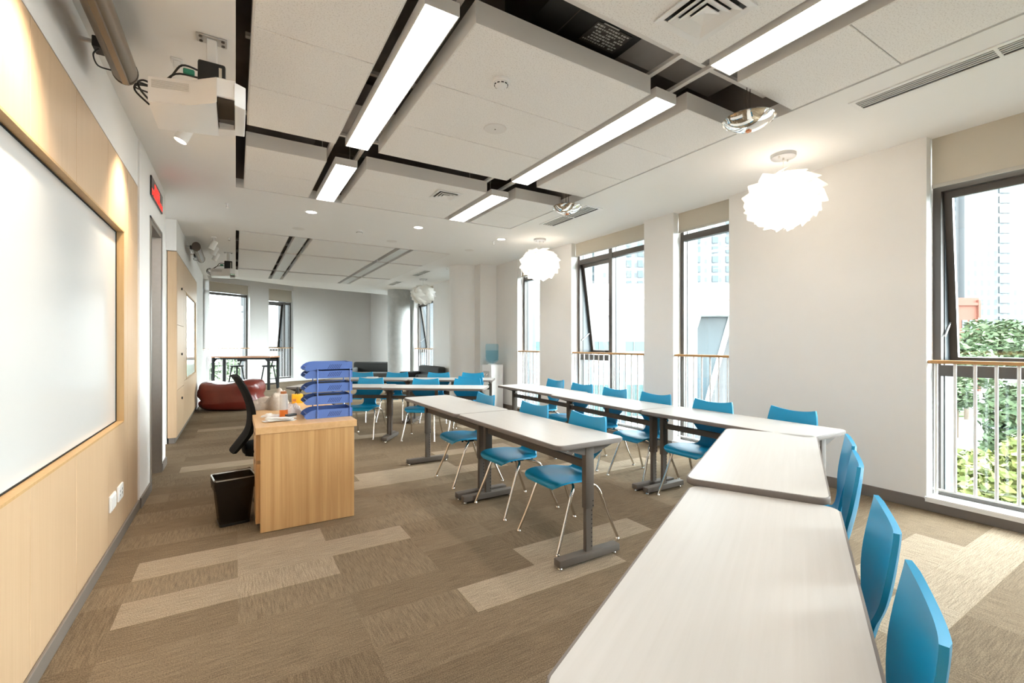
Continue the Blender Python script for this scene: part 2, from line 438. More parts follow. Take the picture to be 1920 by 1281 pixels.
# ------------------------------------------------------------------ ceiling
def make_ceiling():
    m = MB(); z0, z1 = ZC, ZC + 0.10
    YA = [(-0.6, 5.75), (7.93, 13.5)]
    m.box(-2.4, 0.0, -2.6, 13.3, z0, z1); m.box(3.465, 5.1, -2.6, 13.5, z0, z1)
    m.box(0.0, 3.465, -2.6, -0.6, z0, z1); m.box(0.0, 3.465, 5.755, 7.93, z0, z1)
    m.prism([(0, 13.4), (3.465, 13.4), (5.1, 13.5), (5.1, 15.9), (4.6, 15.72), (1.46, 14.7), (-0.73, 13.36), (-2.4, 12.5), (-2.4, 13.3), (-2.4, 13.3 - .9), (0, 13.3)], z0, z1) if False else None
    m.prism([(-2.4, 13.3), (0, 13.3), (0, 13.4), (3.465, 13.4), (3.465, 13.5), (5.1, 13.5), (5.1, 15.88), (4.6, 15.72), (1.46, 14.72), (-0.73, 13.40), (-0.9, 13.32)], z0, z1)
    o = struct(m.build('ceiling', M['ceil'], smooth=False))
    p = MB()
    p.box(-2.4, 5.2, -2.6, 20.2, 3.66, 3.74)
    for (a, b) in YA:
        p.box(-0.03, -0.002, a, b, z1, 3.66); p.box(3.467, 3.50, a, b, z1, 3.66)
        p.box(-0.03, 3.5, a - 0.03, a - 0.002, z1, 3.66); p.box(-0.03, 3.5, b + 0.006, b + 0.036, z1, 3.66)
    p.build('plenum_shell', M['plenum'], o, smooth=False)
    d = MB()
    d.box(0.1, 1.2, 1.55, 2.05, 3.36, 3.62); d.box(2.3, 3.3, 1.2, 2.35, 3.38, 3.62); d.box(0.4, 3.3, 4.0, 4.6, 3.40, 3.6)
    d.box(0.1, 0.7, 0.0, 5.6, 3.45, 3.62)
    d.build('duct', M['duct'], o, smooth=False)
    h = MB()
    for x in (0.76, 1.03, 2.435, 2.72):
        h.box(x - 0.018, x + 0.018, -0.5, 5.7, 3.20, 3.225)
        for y in (0.2, 1.95, 4.3, 5.0): h.cyl((x, y, 3.22), (x, y, 3.66), 0.004, seg=6)
    for y in (0.6, 1.95, 3.2, 4.28): h.box(0.05, 3.42, y - 0.015, y + 0.015, 3.226, 3.25)
    for y in (8.6, 9.46, 10.6, 11.86, 12.9): h.box(0.0, 3.45, y - 0.02, y + 0.02, 3.2, 3.24)
    h.build('suspension_rail', M['offwhite'], o, smooth=False)
make_ceiling()

def ac_unit():
    o = thing('fan_coil_unit', 'black fan coil unit seen through the open gap above the near ceiling panels', 'air conditioner', (1.85, 2.25, 3.27))
    MB().box(-0.36, 0.33, -0.45, 0.30, 0, 0.36, 0.01).build('casing', M['black'], o)
    pl = MB().box(-0.02, 0.26, -0.22, -0.04, -0.006, -0.001).build('rating_plate', M['grey_plastic'], o, smooth=False)
    pl.data.materials[0] = plain('plate_grey', (0.06, 0.055, 0.05), 0.5)
    t = MB(); r = random.Random(5)
    for j in range(7):
        x = -0.01
        while x < 0.24:
            w = r.uniform(0.006, 0.022)
            if r.random() < 0.75: t.box(x, x + w, -0.208 + j * 0.023, -0.200 + j * 0.023 + r.uniform(0, .004), -0.008, -0.006)
            x += w + 0.007
    t.box(0.02, 0.14, -0.232, -0.224, -0.008, -0.006)
    t.build('plate_print', M['grey_plastic'], pl, smooth=False)
    s = MB(); s.box(-0.34, 0.31, -0.30, -0.297, -0.004, 0.0); s.box(-0.17, -0.167, -0.44, 0.29, -0.004, 0.0)
    s.build('casing_seam', M['steel'], o, smooth=False)
ac_unit()

# ceiling panels (hung clouds) and light troughs
PZ = 3.05; PT = 0.125
def ceiling_panel(x0, x1, y0, y1, seams, label, group, th=PT):
    o = thing('ceiling_panel', label, 'ceiling panel', ((x0 + x1) / 2, (y0 + y1) / 2, PZ), 0, group)
    w, d = (x1 - x0) / 2, (y1 - y0) / 2; cy = (y0 + y1) / 2
    cuts = [y0] + seams + [y1]; g = 0.003
    for a, b in zip(cuts, cuts[1:]):
        MB().box(-w + .006, w - .006, a - cy + g, b - cy - g, 0.0, 0.02, 0.003, 1).build('tile', M['tile'], o, smooth=False)
    f = MB()
    f.box(-w, -w + .006, -d, d, 0.0015, th); f.box(w - .006, w, -d, d, 0.0015, th)
    f.box(-w + .006, w - .006, -d, -d + .004, 0.0015, th); f.box(-w + .006, w - .006, d - .004, d, 0.0015, th)
    f.box(-w + .006, w - .006, -d + .004, d - .004, 0.021, 0.026)
    f.build('edge_trim', M['offwhite'], o, smooth=False)
    return o
def trough(x0, x1, y0, y1, label, lit, group):
    o = thing('ceiling_light', label, 'ceiling light', ((x0 + x1) / 2, (y0 + y1) / 2, PZ), 0, group)
    w, d = (x1 - x0) / 2, (y1 - y0) / 2; t = 0.07
    f = MB(); e = 0.006
    f.box(-w, -w + e, -d, d, 0, t); f.box(w - e, w, -d, d, 0, t); f.box(-w + e, w - e, -d, -d + e, 0, t); f.box(-w + e, w - e, d - e, d, 0, t)
    f.box(-w + e, w - e, -d + e, d - e, t - .01, t)
    f.build('housing', M['offwhite'], o, smooth=False)
    MB().box(-w + e, w - e, -d + e, d - e, 0.003, 0.012).build('diffuser', M['diffuser'] if lit else M['offdiffuser'], o, smooth=False)
    return o
GA = 'hung acoustic panels of the near ceiling bay'
for (x0, x1, nm) in ((0.074, 0.72, 'L'), (1.08, 2.40, 'M'), (2.775, 3.435, 'R')):
    w = {'L': 'next to the projector', 'M': '', 'R': 'on the window side'}[nm]
    ceiling_panel(x0, x1, -0.45, 1.76, [0.5, 1.13], {'L': 'nearest white ceiling panel in the left column, at the picture top edge', 'M': 'wide white ceiling panel holding the large square air diffuser', 'R': 'white ceiling panel beside the long slotted air grille, top right'}[nm], GA)
    ceiling_panel(x0, x1, 2.145, 4.06, [2.785, 3.43], {'L': 'white ceiling panel hung beside the projector, left of the long lit strip', 'M': 'wide white ceiling panel carrying the smoke detector and round speaker', 'R': 'white ceiling panel between the long lit strip and the nearest pendant lamp'}[nm], GA)
    ceiling_panel(x0, x1, 4.49, 5.72, [5.10], {'L': 'small white ceiling panel at the far left corner of the near bay', 'M': 'wide white ceiling panel with the small square air diffuser', 'R': 'small white ceiling panel at the far right corner of the near bay'}[nm], GA)
GL = 'lit strip lights of the near ceiling bay'
trough(0.80, 0.99, -0.4, 1.76, 'lit ceiling strip nearest the camera in the left line, above the frame', True, GL)
trough(2.46, 2.66, -0.4, 1.74, 'lit white ceiling strip at the top right picture edge', True, GL)
trough(0.80, 0.99, 2.15, 4.06, 'long lit ceiling strip at top centre, left of the smoke detector panel', True, GL)
trough(2.455, 2.66, 2.145, 4.06, 'long lit ceiling strip right of the smoke detector panel', True, GL)
trough(0.80, 1.0, 4.51, 5.74, 'short lit ceiling strip left of the small air diffuser panel', True, GL)
trough(2.48, 2.705, 4.53, 5.74, 'short lit ceiling strip right of the small air diffuser panel', True, GL)
GB = 'hung panels of the far ceiling bay'; GU = 'unlit strips of the far ceiling bay'
for (y0, y1, rn) in ((7.96, 9.40, 'front'), (9.50, 11.78, 'middle'), (11.93, 13.36, 'rear')):
    for (x0, x1, cn) in ((0.045, 0.72, 'left'), (1.06, 2.415, 'centre'), (2.745, 3.455, 'right')):
        ceiling_panel(x0, x1, y0, y1, [], 'white panel in the far ceiling bay, %s row, %s column' % (rn, cn), GB, 0.09)
    for (x0, x1, cn) in ((0.80, 0.985, 'left'), (2.50, 2.675, 'right')):
        trough(x0, x1, y0, y1, 'unlit strip light in the far ceiling bay, %s line, %s row' % (cn, rn), False, GU)

# ------------------------------------------------------------------ ceiling fittings
def diffuser(x, y, s, label):
    o = thing('air_diffuser', label, 'air vent', (x, y, PZ - 0.001), 0, 'square ceiling air diffusers')
    f = MB()
    def ring(a, b, za, zb):
        for k in range(4):
            m = Matrix.Rotation(k * PI / 2, 4, 'Z')
            P = [m @ Vector(p) for p in ((-a, -a, za), (a, -a, za), (b, -b, zb), (-b, -b, zb))]
            Q = [p + Vector((0, 0, 0.006)) for p in P]
            v = [f.bm.verts.new(p) for p in P + Q]
            for q in ((0, 1, 2, 3), (7, 6, 5, 4), (0, 4, 5, 1), (2, 6, 7, 3)): f.bm.faces.new([v[i] for i in q])
    ring(s, s * 0.80, -0.012, -0.008)
    f.build('frame', M['white'], o, smooth=False)
    MB().box(-s * .82, s * .82, -s * .82, s * .82, -0.004, -0.001).build('throat', M['black'], o, smooth=False)
    for a in (0.72, 0.50, 0.28):
        f = MB(); ring(s * a, s * (a - 0.20) if a > .3 else 0.001, -0.022, -0.006); f.build('louvre', M['white'], o, smooth=False)
diffuser(2.04, 1.47, 0.175, 'large square air diffuser in the ceiling panel at the top edge')
diffuser(2.035, 4.80, 0.14, 'small square air diffuser in the farther ceiling panel')

def slot_grille(x0, x1, y0, y1, label, n=5):
    o = thing('slot_grille', label, 'air vent', ((x0 + x1) / 2, (y0 + y1) / 2, ZC), 0, 'linear slot grilles along the window side')
    w, d = (x1 - x0) / 2, (y1 - y0) / 2; e = 0.03
    f = MB(); z = -0.008
    f.box(-w - e, -w, -d - e, d + e, z, -.0005); f.box(w, w + e, -d - e, d + e, z, -.0005); f.box(-w, w, -d - e, -d, z, -.0005); f.box(-w, w, d, d + e, z, -.0005)
    f.box(-w, w, -0.008, 0.008, z, -.0005)
    f.build('frame', M['white'], o, smooth=False)
    MB().box(-w, w, -d, d, -.002, -.0005).build('backing', M['hole'], o, smooth=False)
    b = MB()
    for k in range(n - 1):
        x = -w + (k + 0.75) * 2 * w / n
        b.box(x - w / n * .55, x + w / n * .55, -d, d, -.007, -.003)
    b.build('blade', M['grey_plastic'], o, smooth=False)
slot_grille(3.715, 3.85, 0.1, 1.48, 'long slotted air grille in the ceiling at top right')
slot_grille(3.70, 3.89, 4.30, 5.27, 'slotted air grille near the second chrome dish')
slot_grille(3.72, 3.87, 10.0, 10.9, 'slotted air grille near the unlit far pendant')
slot_grille(3.73, 3.87, 12.15, 13.0, 'farthest slotted air grille above the grey column')

def smoke(x, y, z, label):
    o = thing('smoke_detector', label, 'smoke detector', (x, y, z), 0, 'smoke detectors')
    MB().lathe([(0, -.02), (.05, -.02), (.055, -.015), (.055, -.0006), (0, -.0006)], 24).build('base', M['white'], o)
    MB().lathe([(0, -.048), (.025, -.047), (.040, -.036), (.044, -.021), (0, -.021)], 24).build('head', M['white'], o)
    s = MB()
    for k in range(10):
        a = 2 * PI * k / 10; m = Matrix.Rotation(a, 4, 'Z')
        s.box(.037, .0445, -.008, .008, -.034, -.029, mtx=m)
    s.build('slot', M['hole'], o, smooth=False)
smoke(1.455, 2.53, PZ, 'round smoke detector on the wide near ceiling panel')
smoke(1.58, 7.0, ZC, 'small smoke detector on the plain ceiling between the two bays')
sp = thing('ceiling_speaker', 'flush round ceiling speaker on the smoke detector panel', 'speaker', (1.74, 3.12, PZ))
MB().lathe([(0, -.006), (.085, -.006), (.09, -.0005), (0, -.0005)], 32).build('grille', M['offwhite'], sp)
MB().lathe([(0, -.008), (.006, -.008), (.006, -.006), (0, -.006)], 8).build('centre_screw', M['steel'], sp)
for i, (x, y, l) in enumerate(((0.83, 6.33, 'leftmost'), (2.27, 6.36, 'middle'), (3.67, 6.38, 'rightmost'))):
    o = thing('downlight', '%s of the three lit round downlights between the ceiling bays' % l, 'downlight', (x, y, ZC), 0, 'lit round downlights')
    MB().lathe([(.062, -.006), (.078, -.004), (.08, -.0005), (.062, -.0005)], 28).build('trim_ring', M['white'], o)
    MB().lathe([(0, -.003), (.062, -.003), (.062, -.0006), (0, -.0006)], 28).build('lens', M['downlight'], o)
    ld = bpy.data.lights.new('downlight_beam', 'SPOT'); ld.energy = 30; ld.color = (1, .92, .82); ld.spot_size = R(120); ld.spot_blend = 0.8; ld.shadow_soft_size = 0.06
    lo = bpy.data.objects.new('downlight_beam', ld); C.objects.link(lo); lo.parent = o; lo.location = (0, 0, -.02)
for (x, y, l) in ((0.79, 7.36, 'left'), (2.2, 7.45, 'middle'), (3.615, 7.44, 'right')):
    o = thing('ceiling_cover', 'flush white round cover plate, %s one of three before the far bay' % l, 'cover plate', (x, y, ZC), 0, 'round white ceiling covers')
    MB().lathe([(0, -.005), (.07, -.005), (.085, -.0005), (0, -.0005)], 24).build('plate', M['offwhite'], o)
for (x, y, l) in ((-0.09, 6.49, 'near the projector'), (3.65, 6.6, 'beside the rightmost downlight'), (4.0, 9.35, 'above the white round column'), (-0.09, 8.55, 'left of the far bay corner')):
    o = thing('sprinkler_head', 'small metal sprinkler head on the ceiling %s' % l, 'sprinkler', (x, y, ZC), 0, 'ceiling sprinklers')
    MB().lathe([(0, -.004), (.022, -.004), (.024, -.0005), (0, -.0005)], 14).cyl((0, 0, -.004), (0, 0, -.04), .008, seg=8).build('body', M['white'], o)
    MB().lathe([(0, -.045), (.016, -.045), (.016, -.041), (0, -.041)], 12).build('deflector', M['chrome'], o)

def chrome_dish(x, y, label):
    z = 2.955
    o = thing('chrome_dish_lamp', label, 'ceiling lamp', (x, y, z), 0, 'chrome dish lamps')
    MB().lathe([(0, -.075), (.05, -.070), (.10, -.052), (.145, -.022), (.165, .004), (.158, .010), (.14, .016), (.10, .026), (0, .034)], 40).build('dish', M['mirror'], o)
    MB().lathe([(.160, .004), (.168, -.004), (.174, .004), (.168, .012)] + [(.160, .004)], 40).build('rim', M['chrome'], o)
    b = MB(); b.box(-.014, .014, -.014, .014, -.082, .03); b.build('lamp_strip', M['copper'], o)  # copper bar stands in for the chain's reflection in the polished dish
    b = MB(); b.cyl((-.02, 0, -.03), (-.02, 0, .27), .003, seg=6); b.cyl((.02, 0, -.03), (.02, 0, .27), .003, seg=6); b.box(-.03, .03, -.012, .012, .265, .275)
    b.build('hanger', M['steel'], o)
chrome_dish(3.13, 1.90, 'shiny chrome dish lamp under the open gap by the nearest pendant')
chrome_dish(3.32, 4.22, 'second chrome dish lamp, beside the shorter slotted grille')

def pendant(x, y, lit, label):
    o = thing('pendant_lamp', label, 'pendant lamp', (x, y, ZC), 0, 'petal ball pendant lamps')
    c = MB().lathe([(0, -.03), (.098, -.03), (.10, -.026), (.10, -.0005), (0, -.0005)], 32).build('canopy', M['alu'], o)
    k = MB()
    for dx in (-.07, 0, .07): k.cyl((dx, 0, -.03), (dx, 0, -.045), .008, seg=8)
    k.build('cable_grip', M['chrome'], c)
    MB().cyl((0, 0, -.03), (0, 0, -.30), .0025, seg=6).build('cord', M['offwhite'], o)
    zc = -0.405; sh = MB(); rnd = random.Random(11)
    RX, RZ = 0.275, 0.225
    lev = [(70, 5), (46, 7), (24, 9), (2, 9), (-20, 9), (-42, 7), (-66, 5)]
    for li, (lat, n) in enumerate(lev):
        for j in range(n):
            a0 = 2 * PI * (j + 0.5 * (li % 2)) / n + rnd.uniform(-.06, .06)
            span = 2 * PI / n * 1.05; hh = R(21)
            rows = []
            for u in range(5):
                row = []
                fu = u / 4
                for v in range(5):
                    fv = v / 4 * 2 - 1
                    # leaf outline, sweeping down sideways and flaring off the ball at its free end
                    az = a0 + (fu - 0.3) * span * 1.45
                    la = R(lat) + fv * hh * math.sin(PI * (0.18 + 0.80 * fu)) * 0.95 - (fu - .4) * 0.36
                    fl = 0.90 + 0.34 * fu ** 1.6
                    la = max(-1.5, min(1.5, la))
                    row.append((RX * fl * math.cos(la) * math.cos(az), RX * fl * math.cos(la) * math.sin(az), zc + RZ * fl * math.sin(la)))
                rows.append(row)
            sh.grid(rows)
    s = sh.build('petal_shade', M['petal'], o, recalc=False)
    MB().cyl((0, 0, -.30), (0, 0, -.36), .018, seg=12).build('lamp_holder', M['white'], o)
    MB().sph((0, 0, zc), .045, 16).build('bulb', M['spotlit'] if lit else M['offwhite'], o)
    if lit:
        ld = bpy.data.lights.new('pendant_glow', 'POINT'); ld.energy = 30; ld.color = (1, .93, .86); ld.shadow_soft_size = 0.09
        lo = bpy.data.objects.new('pendant_glow', ld); C.objects.link(lo); lo.parent = o; lo.location = (0, 0, zc)
pendant(4.19, 2.22, True, 'large glowing white petal ball pendant nearest the camera')
pendant(4.20, 6.05, True, 'glowing white petal ball pendant in front of the farther window')
pendant(4.18, 11.35, False, 'unlit white petal ball pendant hanging by the grey concrete column')

# ------------------------------------------------------------------ walls
def make_walls():
    # right wall with five window openings and further unseen ones added for daylight: (y_high, y_low)
    W = [(-0.75, -2.05), (1.425, 0.06), (3.944, 3.16), (6.032, 4.429), (7.747, 6.96), (10.85, 9.55), (13.95, 12.30), (16.35, 14.45)]
    m = MB(); t = XR + 0.24; y = -2.6
    for (hi, lo) in W:
        m.box(XR, t, y, lo, 0, 3.66); m.box(XR, t, lo, hi, 0, 0.095); m.box(XR + .12, t, lo, hi, ZC + .1, 3.66); y = hi
    m.box(XR, t, y, 20.2, 0, 3.66)
    m.box(4.434, XR, 8.60, 9.45, 0, ZC + .05)
    struct(m.build('wall_right', M['wall'], smooth=False))
    c = MB().cyl((4.33, 9.17, 0), (4.33, 9.17, ZC + .05), 0.325, seg=48, cap=False)
    struct(c.build('column', M['pillar']))
    c = MB().cyl((4.41, 14.15, 0), (4.41, 14.15, ZC + .05), 0.345, seg=48, cap=False)
    struct(c.build('pillar', M['concrete']))
    # left wall
    m = MB()
    m.box(-0.95, -0.76, -2.6, 4.80, 0, 3.3)
    m.box(-0.76, XL, -2.6, 4.80, 2.66, 3.2)
    m.box(-0.95, XL + .012, 4.80, 5.34, 0, 3.2)
    m.box(-1.4, XL + .012, 5.34, 6.08, 2.52, 3.2)
    m.box(-1.4, XL + .012, 6.08, 6.42, 0, 3.2)
    m.box(-1.4, -1.2, 5.2, 6.08, 0, 2.52)
    m.box(-2.4, -2.2, 6.0, 7.8, 0, 3.2)
    m.box(-2.2, XL, 7.68, 11.42, 2.63, 3.2)
    m.box(-2.2, -0.80, 7.70, 11.42, 0, 2.63)
    m.box(-.95, XL, 11.42, 13.55, 0, 3.66); m.box(-.95, XL, 16.45, 16.75, 0, 3.66); m.box(-.95, XL, 13.55, 16.45, 0, .095); m.box(-.95, XL, 13.55, 16.45, 3.3, 3.66)
    m.box(-2.4, -0.95, -2.6, -2.5, 0, 3.2)
    struct(m.build('wall_left', M['wall'], smooth=False))
    m = MB().box(-2.4, 5.1, -2.6, -2.45, 0, 3.66)
    struct(m.build('wall_back', M['wall'], smooth=False))
    # far wall in two straight runs
    A, B, D = Vector((-.91, 16.7)), Vector((1.81, 18.4)), Vector((5.6, 19.6))
    m = MB()
    e = (B - A); La = e.length; ang = math.atan2(e.y, e.x)
    mt = Matrix.Translation((A.x, A.y, 0)) @ Matrix.Rotation(ang, 4, 'Z')
    th = 0.26
    def seg(s0, s1, z0, z1): m.box(s0, s1, 0, th, z0, z1, mtx=mt)
    seg(-.6, 0.02, 0, 3.66); seg(1.56, 2.23, 0, 3.66)
    for (a, b) in ((0.02, 1.56), (2.23, 3.21)): seg(a, b, 0, .1); seg(a, b, 3.3, 3.66)
    e2 = D - B; ang2 = math.atan2(e2.y, e2.x)
    m.box(0, 4.4, 0, th, 0, 3.66, mtx=Matrix.Translation((B.x, B.y, 0)) @ Matrix.Rotation(ang2, 4, 'Z'))
    struct(m.build('wall_far', M['wall'], smooth=False))
    # baseboards
    m = MB(); y = -2.6
    m.box(XR - .014, XR - .0005, -2.45, 8.60, 0.001, 0.10, 0.003, 1); m.box(4.42, 4.434, 8.59, 8.60, .001, .1); m.box(XR - .014, XR - .0005, 9.46, 17.4, .001, .1)
    struct(m.build('baseboard_right', M['base'], smooth=False))
    m = MB()
    m.box(XL + .0005, XL + .014, -2.45, 4.80, 0.001, 0.075, 0.003, 1); m.box(XL + .0125, XL + .026, 4.80, 5.34, .001, .085); m.box(XL + .0125, XL + .026, 6.08, 6.42, .001, .085)
    struct(m.build('baseboard_left', M['base'], smooth=False))
make_walls()

# maple panelling on the near left wall, with the recessed board opening
def panelling():
    m = MB(); x0, x1 = -0.758, XL; z0, z1 = 0.002, 2.655; oy0, oy1, oz0, oz1 = 0.5, 4.255, 0.795, 2.175
    ys = [-2.45, -1.3, -0.65, 0.0, 0.62, 1.26, 1.89, 2.51, 3.12, 3.785, 4.40, 4.797]; g = .0016
    for a, b in zip(ys, ys[1:]):
        for (za, zb) in ((z0, oz0), (oz1, z1)):
            m.box(x0, x1, a + g, b - g, za, zb, .0012, 1)
        if b <= oy0 or a >= oy1: m.box(x0, x1, a + g, b - g, oz0, oz1)
        else:
            if a < oy0: m.box(x0, x1, a + g, oy0, oz0, oz1)
            if b > oy1: m.box(x0, x1, oy1, b - g, oz0, oz1)
    m.box(x0 - .001, x1 - .004, -2.45, oy0, z0, oz0)if False else None
    o = m.build('wall_panelling', M['maple'], smooth=False); struct(o)
    # plain backing so the joints read as thin dark lines
    bk = MB(); bk.box(x0, x1 - .006, -2.45, 4.797, oz1, z1 - .002); bk.box(x0, x1 - .006, -2.45, 4.797, z0, oz0); bk.build('joint_backing', M['mapledark'], o, smooth=False)
    # darker lipping round the opening
    f = MB(); t = .012
    f.box(x0, x1 + .003, oy0, oy1, oz1 - t, oz1); f.box(x0, x1 + .003, oy0, oy1, oz0, oz0 + t); f.box(x0, x1 + .003, oy1 - t, oy1, oz0, oz1); f.box(x0, x1 + .003, oy0, oy0 + t, oz0, oz1)
    f.build('opening_lipping', M['mapledark'], o, smooth=False)
panelling()
wb = thing('whiteboard', 'large white writing board set into the near maple wall', 'whiteboard', (-0.735, 2.38, 0.808))
MB().box(-.012, 0.003, -1.86, 1.855, 0.004, 1.350).build('writing_surface', M['board'], wb, smooth=False)
f = MB()
f.box(-.012, .008, -1.866, 1.861, 0.0, .006); f.box(-.012, .008, -1.866, 1.861, 1.348, 1.354); f.box(-.012, .008, 1.855, 1.861, 0, 1.354); f.box(-.012, .008, -1.866, -1.86, 0, 1.354)
f.build('board_frame', M['blackmet'], wb, smooth=False)

def outlet(y, z, label, sockets):
    o = thing('wall_socket', label, 'wall socket', (XL + .0005, y, z), 0, 'white wall plates')
    MB().box(0, .012, -.075, .075, -.052, .052, .004, 2).build('plate', M['white'], o)
    s = MB()
    if sockets:
        for dy in (-.035, .035):
            for dz in (-.014, .014): s.box(.012, .0128, dy - .004, dy + .004, dz - .008, dz + .008)
        s.build('socket_slot', M['hole'], o, smooth=False)
    else:
        for k in range(4): s.box(.012, .015, -.066 + k * .034, -.036 + k * .034, -.04, .04, .001, 1)
        s.build('rocker', M['white'], o, smooth=False)
outlet(3.87, 0.335, 'white four-rocker switch plate low on the maple wall, nearer one', False)
outlet(4.10, 0.335, 'white socket plate low on the maple wall, beside the pilaster', True)

# stainless lift opening
d1 = sroot('door_1', (-0.68, 5.34, 0))
m = MB()
m.prism([(-.14, .665), (.006, .70), (.006, .738), (-.14, .738)], .001, 2.52); m.box(-.14, 0.006, 0.0, 0.03, .001, 2.52); m.box(-.14, 0.006, 0.03, 0.70, 2.48, 2.52); m.box(-.03, 0.012, -.025, .03, .001, 2.545); m.box(-.03, .012, .70, .74, .001, 2.545); m.box(-.03, .012, -.025, .74, 2.52, 2.545)
m.build('door_lining', M['stainless'], d1, smooth=False)
MB().box(-.14, -.12, 0.03, 0.70, .002, 2.48).build('door_leaf', M['stainless'], d1, smooth=False)

led = thing('led_sign', 'black electronic sign with red glowing text above the steel doorway', 'sign', (XL + .0135, 5.70, 2.74))
MB().box(0, .012, -.37, .37, 0, .185, .003, 1).build('housing', M['ledblack'], led, smooth=False)
m = MB(); r = random.Random(9)
def dots(ya, yb, za, zb, dens, step=.0115):
    y = ya
    while y < yb:
        z = za
        while z < zb:
            if r.random() < dens: m.box(.012, .0132, y, y + step * .8, z, z + step * .8)
            z += step
        y += step
for k in range(3):      # upper line
    dots(-.20 + k * .12, -.10 + k * .12, .075, .155, .62)
for k in range(7):      # lower line
    dots(-.355 + k * .102, -.27 + k * .102, .015, .065, .62)
m.build('red_text', M['ledred'], led, smooth=False)

# second maple unit with doors further along the left wall
def unit2():
    o = thing('cupboard_wall', 'pale maple cupboard wall with black knobs further along the left side', 'cupboard', (XL, 7.68, 0))
    m = MB()
    m.box(-.10, -.012, .012, 3.73, 0.08, 2.615); m.box(-.10, 0.0, 0.0, .03, .08, 2.62); m.box(-.10, 0, 3.70, 3.73, .08, 2.62); m.box(-.1, 0, .03, 3.70, 2.59, 2.62); m.box(-.1, 0, .03, 3.7, .08, .10)
    m.build('carcass', M['maple'], o, smooth=False)
    MB().box(-.09, -.02, .02, 3.71, .001, .08).build('plinth', M['base'], o, smooth=False)
    def door(y0, y1, z0, z1, knob=None):
        d = MB().box(-.012, .004, y0, y1, z0, z1, .0015, 1).build('cupboard_door', M['maple'], o, smooth=False)
        if knob: MB().cyl((.004, knob[0], knob[1]), (.02, knob[0], knob[1]), .018, seg=12).build('knob', M['black'], d)
    door(.035, .95, .105, .72, (.62, .56)); door(.035, .95, .726, 1.62, (.60, 1.21)); door(.035, .95, 1.626, 2.585, (.58, 2.17))
    door(.956, 3.695, .105, .78); door(.956, 3.695, 2.20, 2.585)
    door(.956, 1.36, .786, 2.194); door(3.39, 3.695, .786, 2.194)
    f = MB(); f.box(-.012, .008, 1.366, 1.39, .786, 2.194); f.box(-.012, .008, 3.36, 3.384, .786, 2.194); f.box(-.012, .008, 1.39, 3.36, .786, .806); f.box(-.012, .008, 1.39, 3.36, 2.174, 2.194)
    f.build('board_lipping', M['mapledark'], o, smooth=False)
unit2()
w2 = thing('whiteboard', 'smaller glossy board set into the far maple cupboard wall', 'whiteboard', (XL - .012, 10.055, .806))
MB().box(.0, .004, -.985, .985, 0, 1.368).build('writing_surface', M['board'], w2, smooth=False)
o = thing('wall_socket', 'small white socket at the end of the far maple wall, by the bean bag', 'wall socket', (XL + .0045, 11.15, .34), 0, 'white wall plates')
MB().box(0, .01, -.05, .05, -.045, .045, .003, 1).build('plate', M['white'], o)

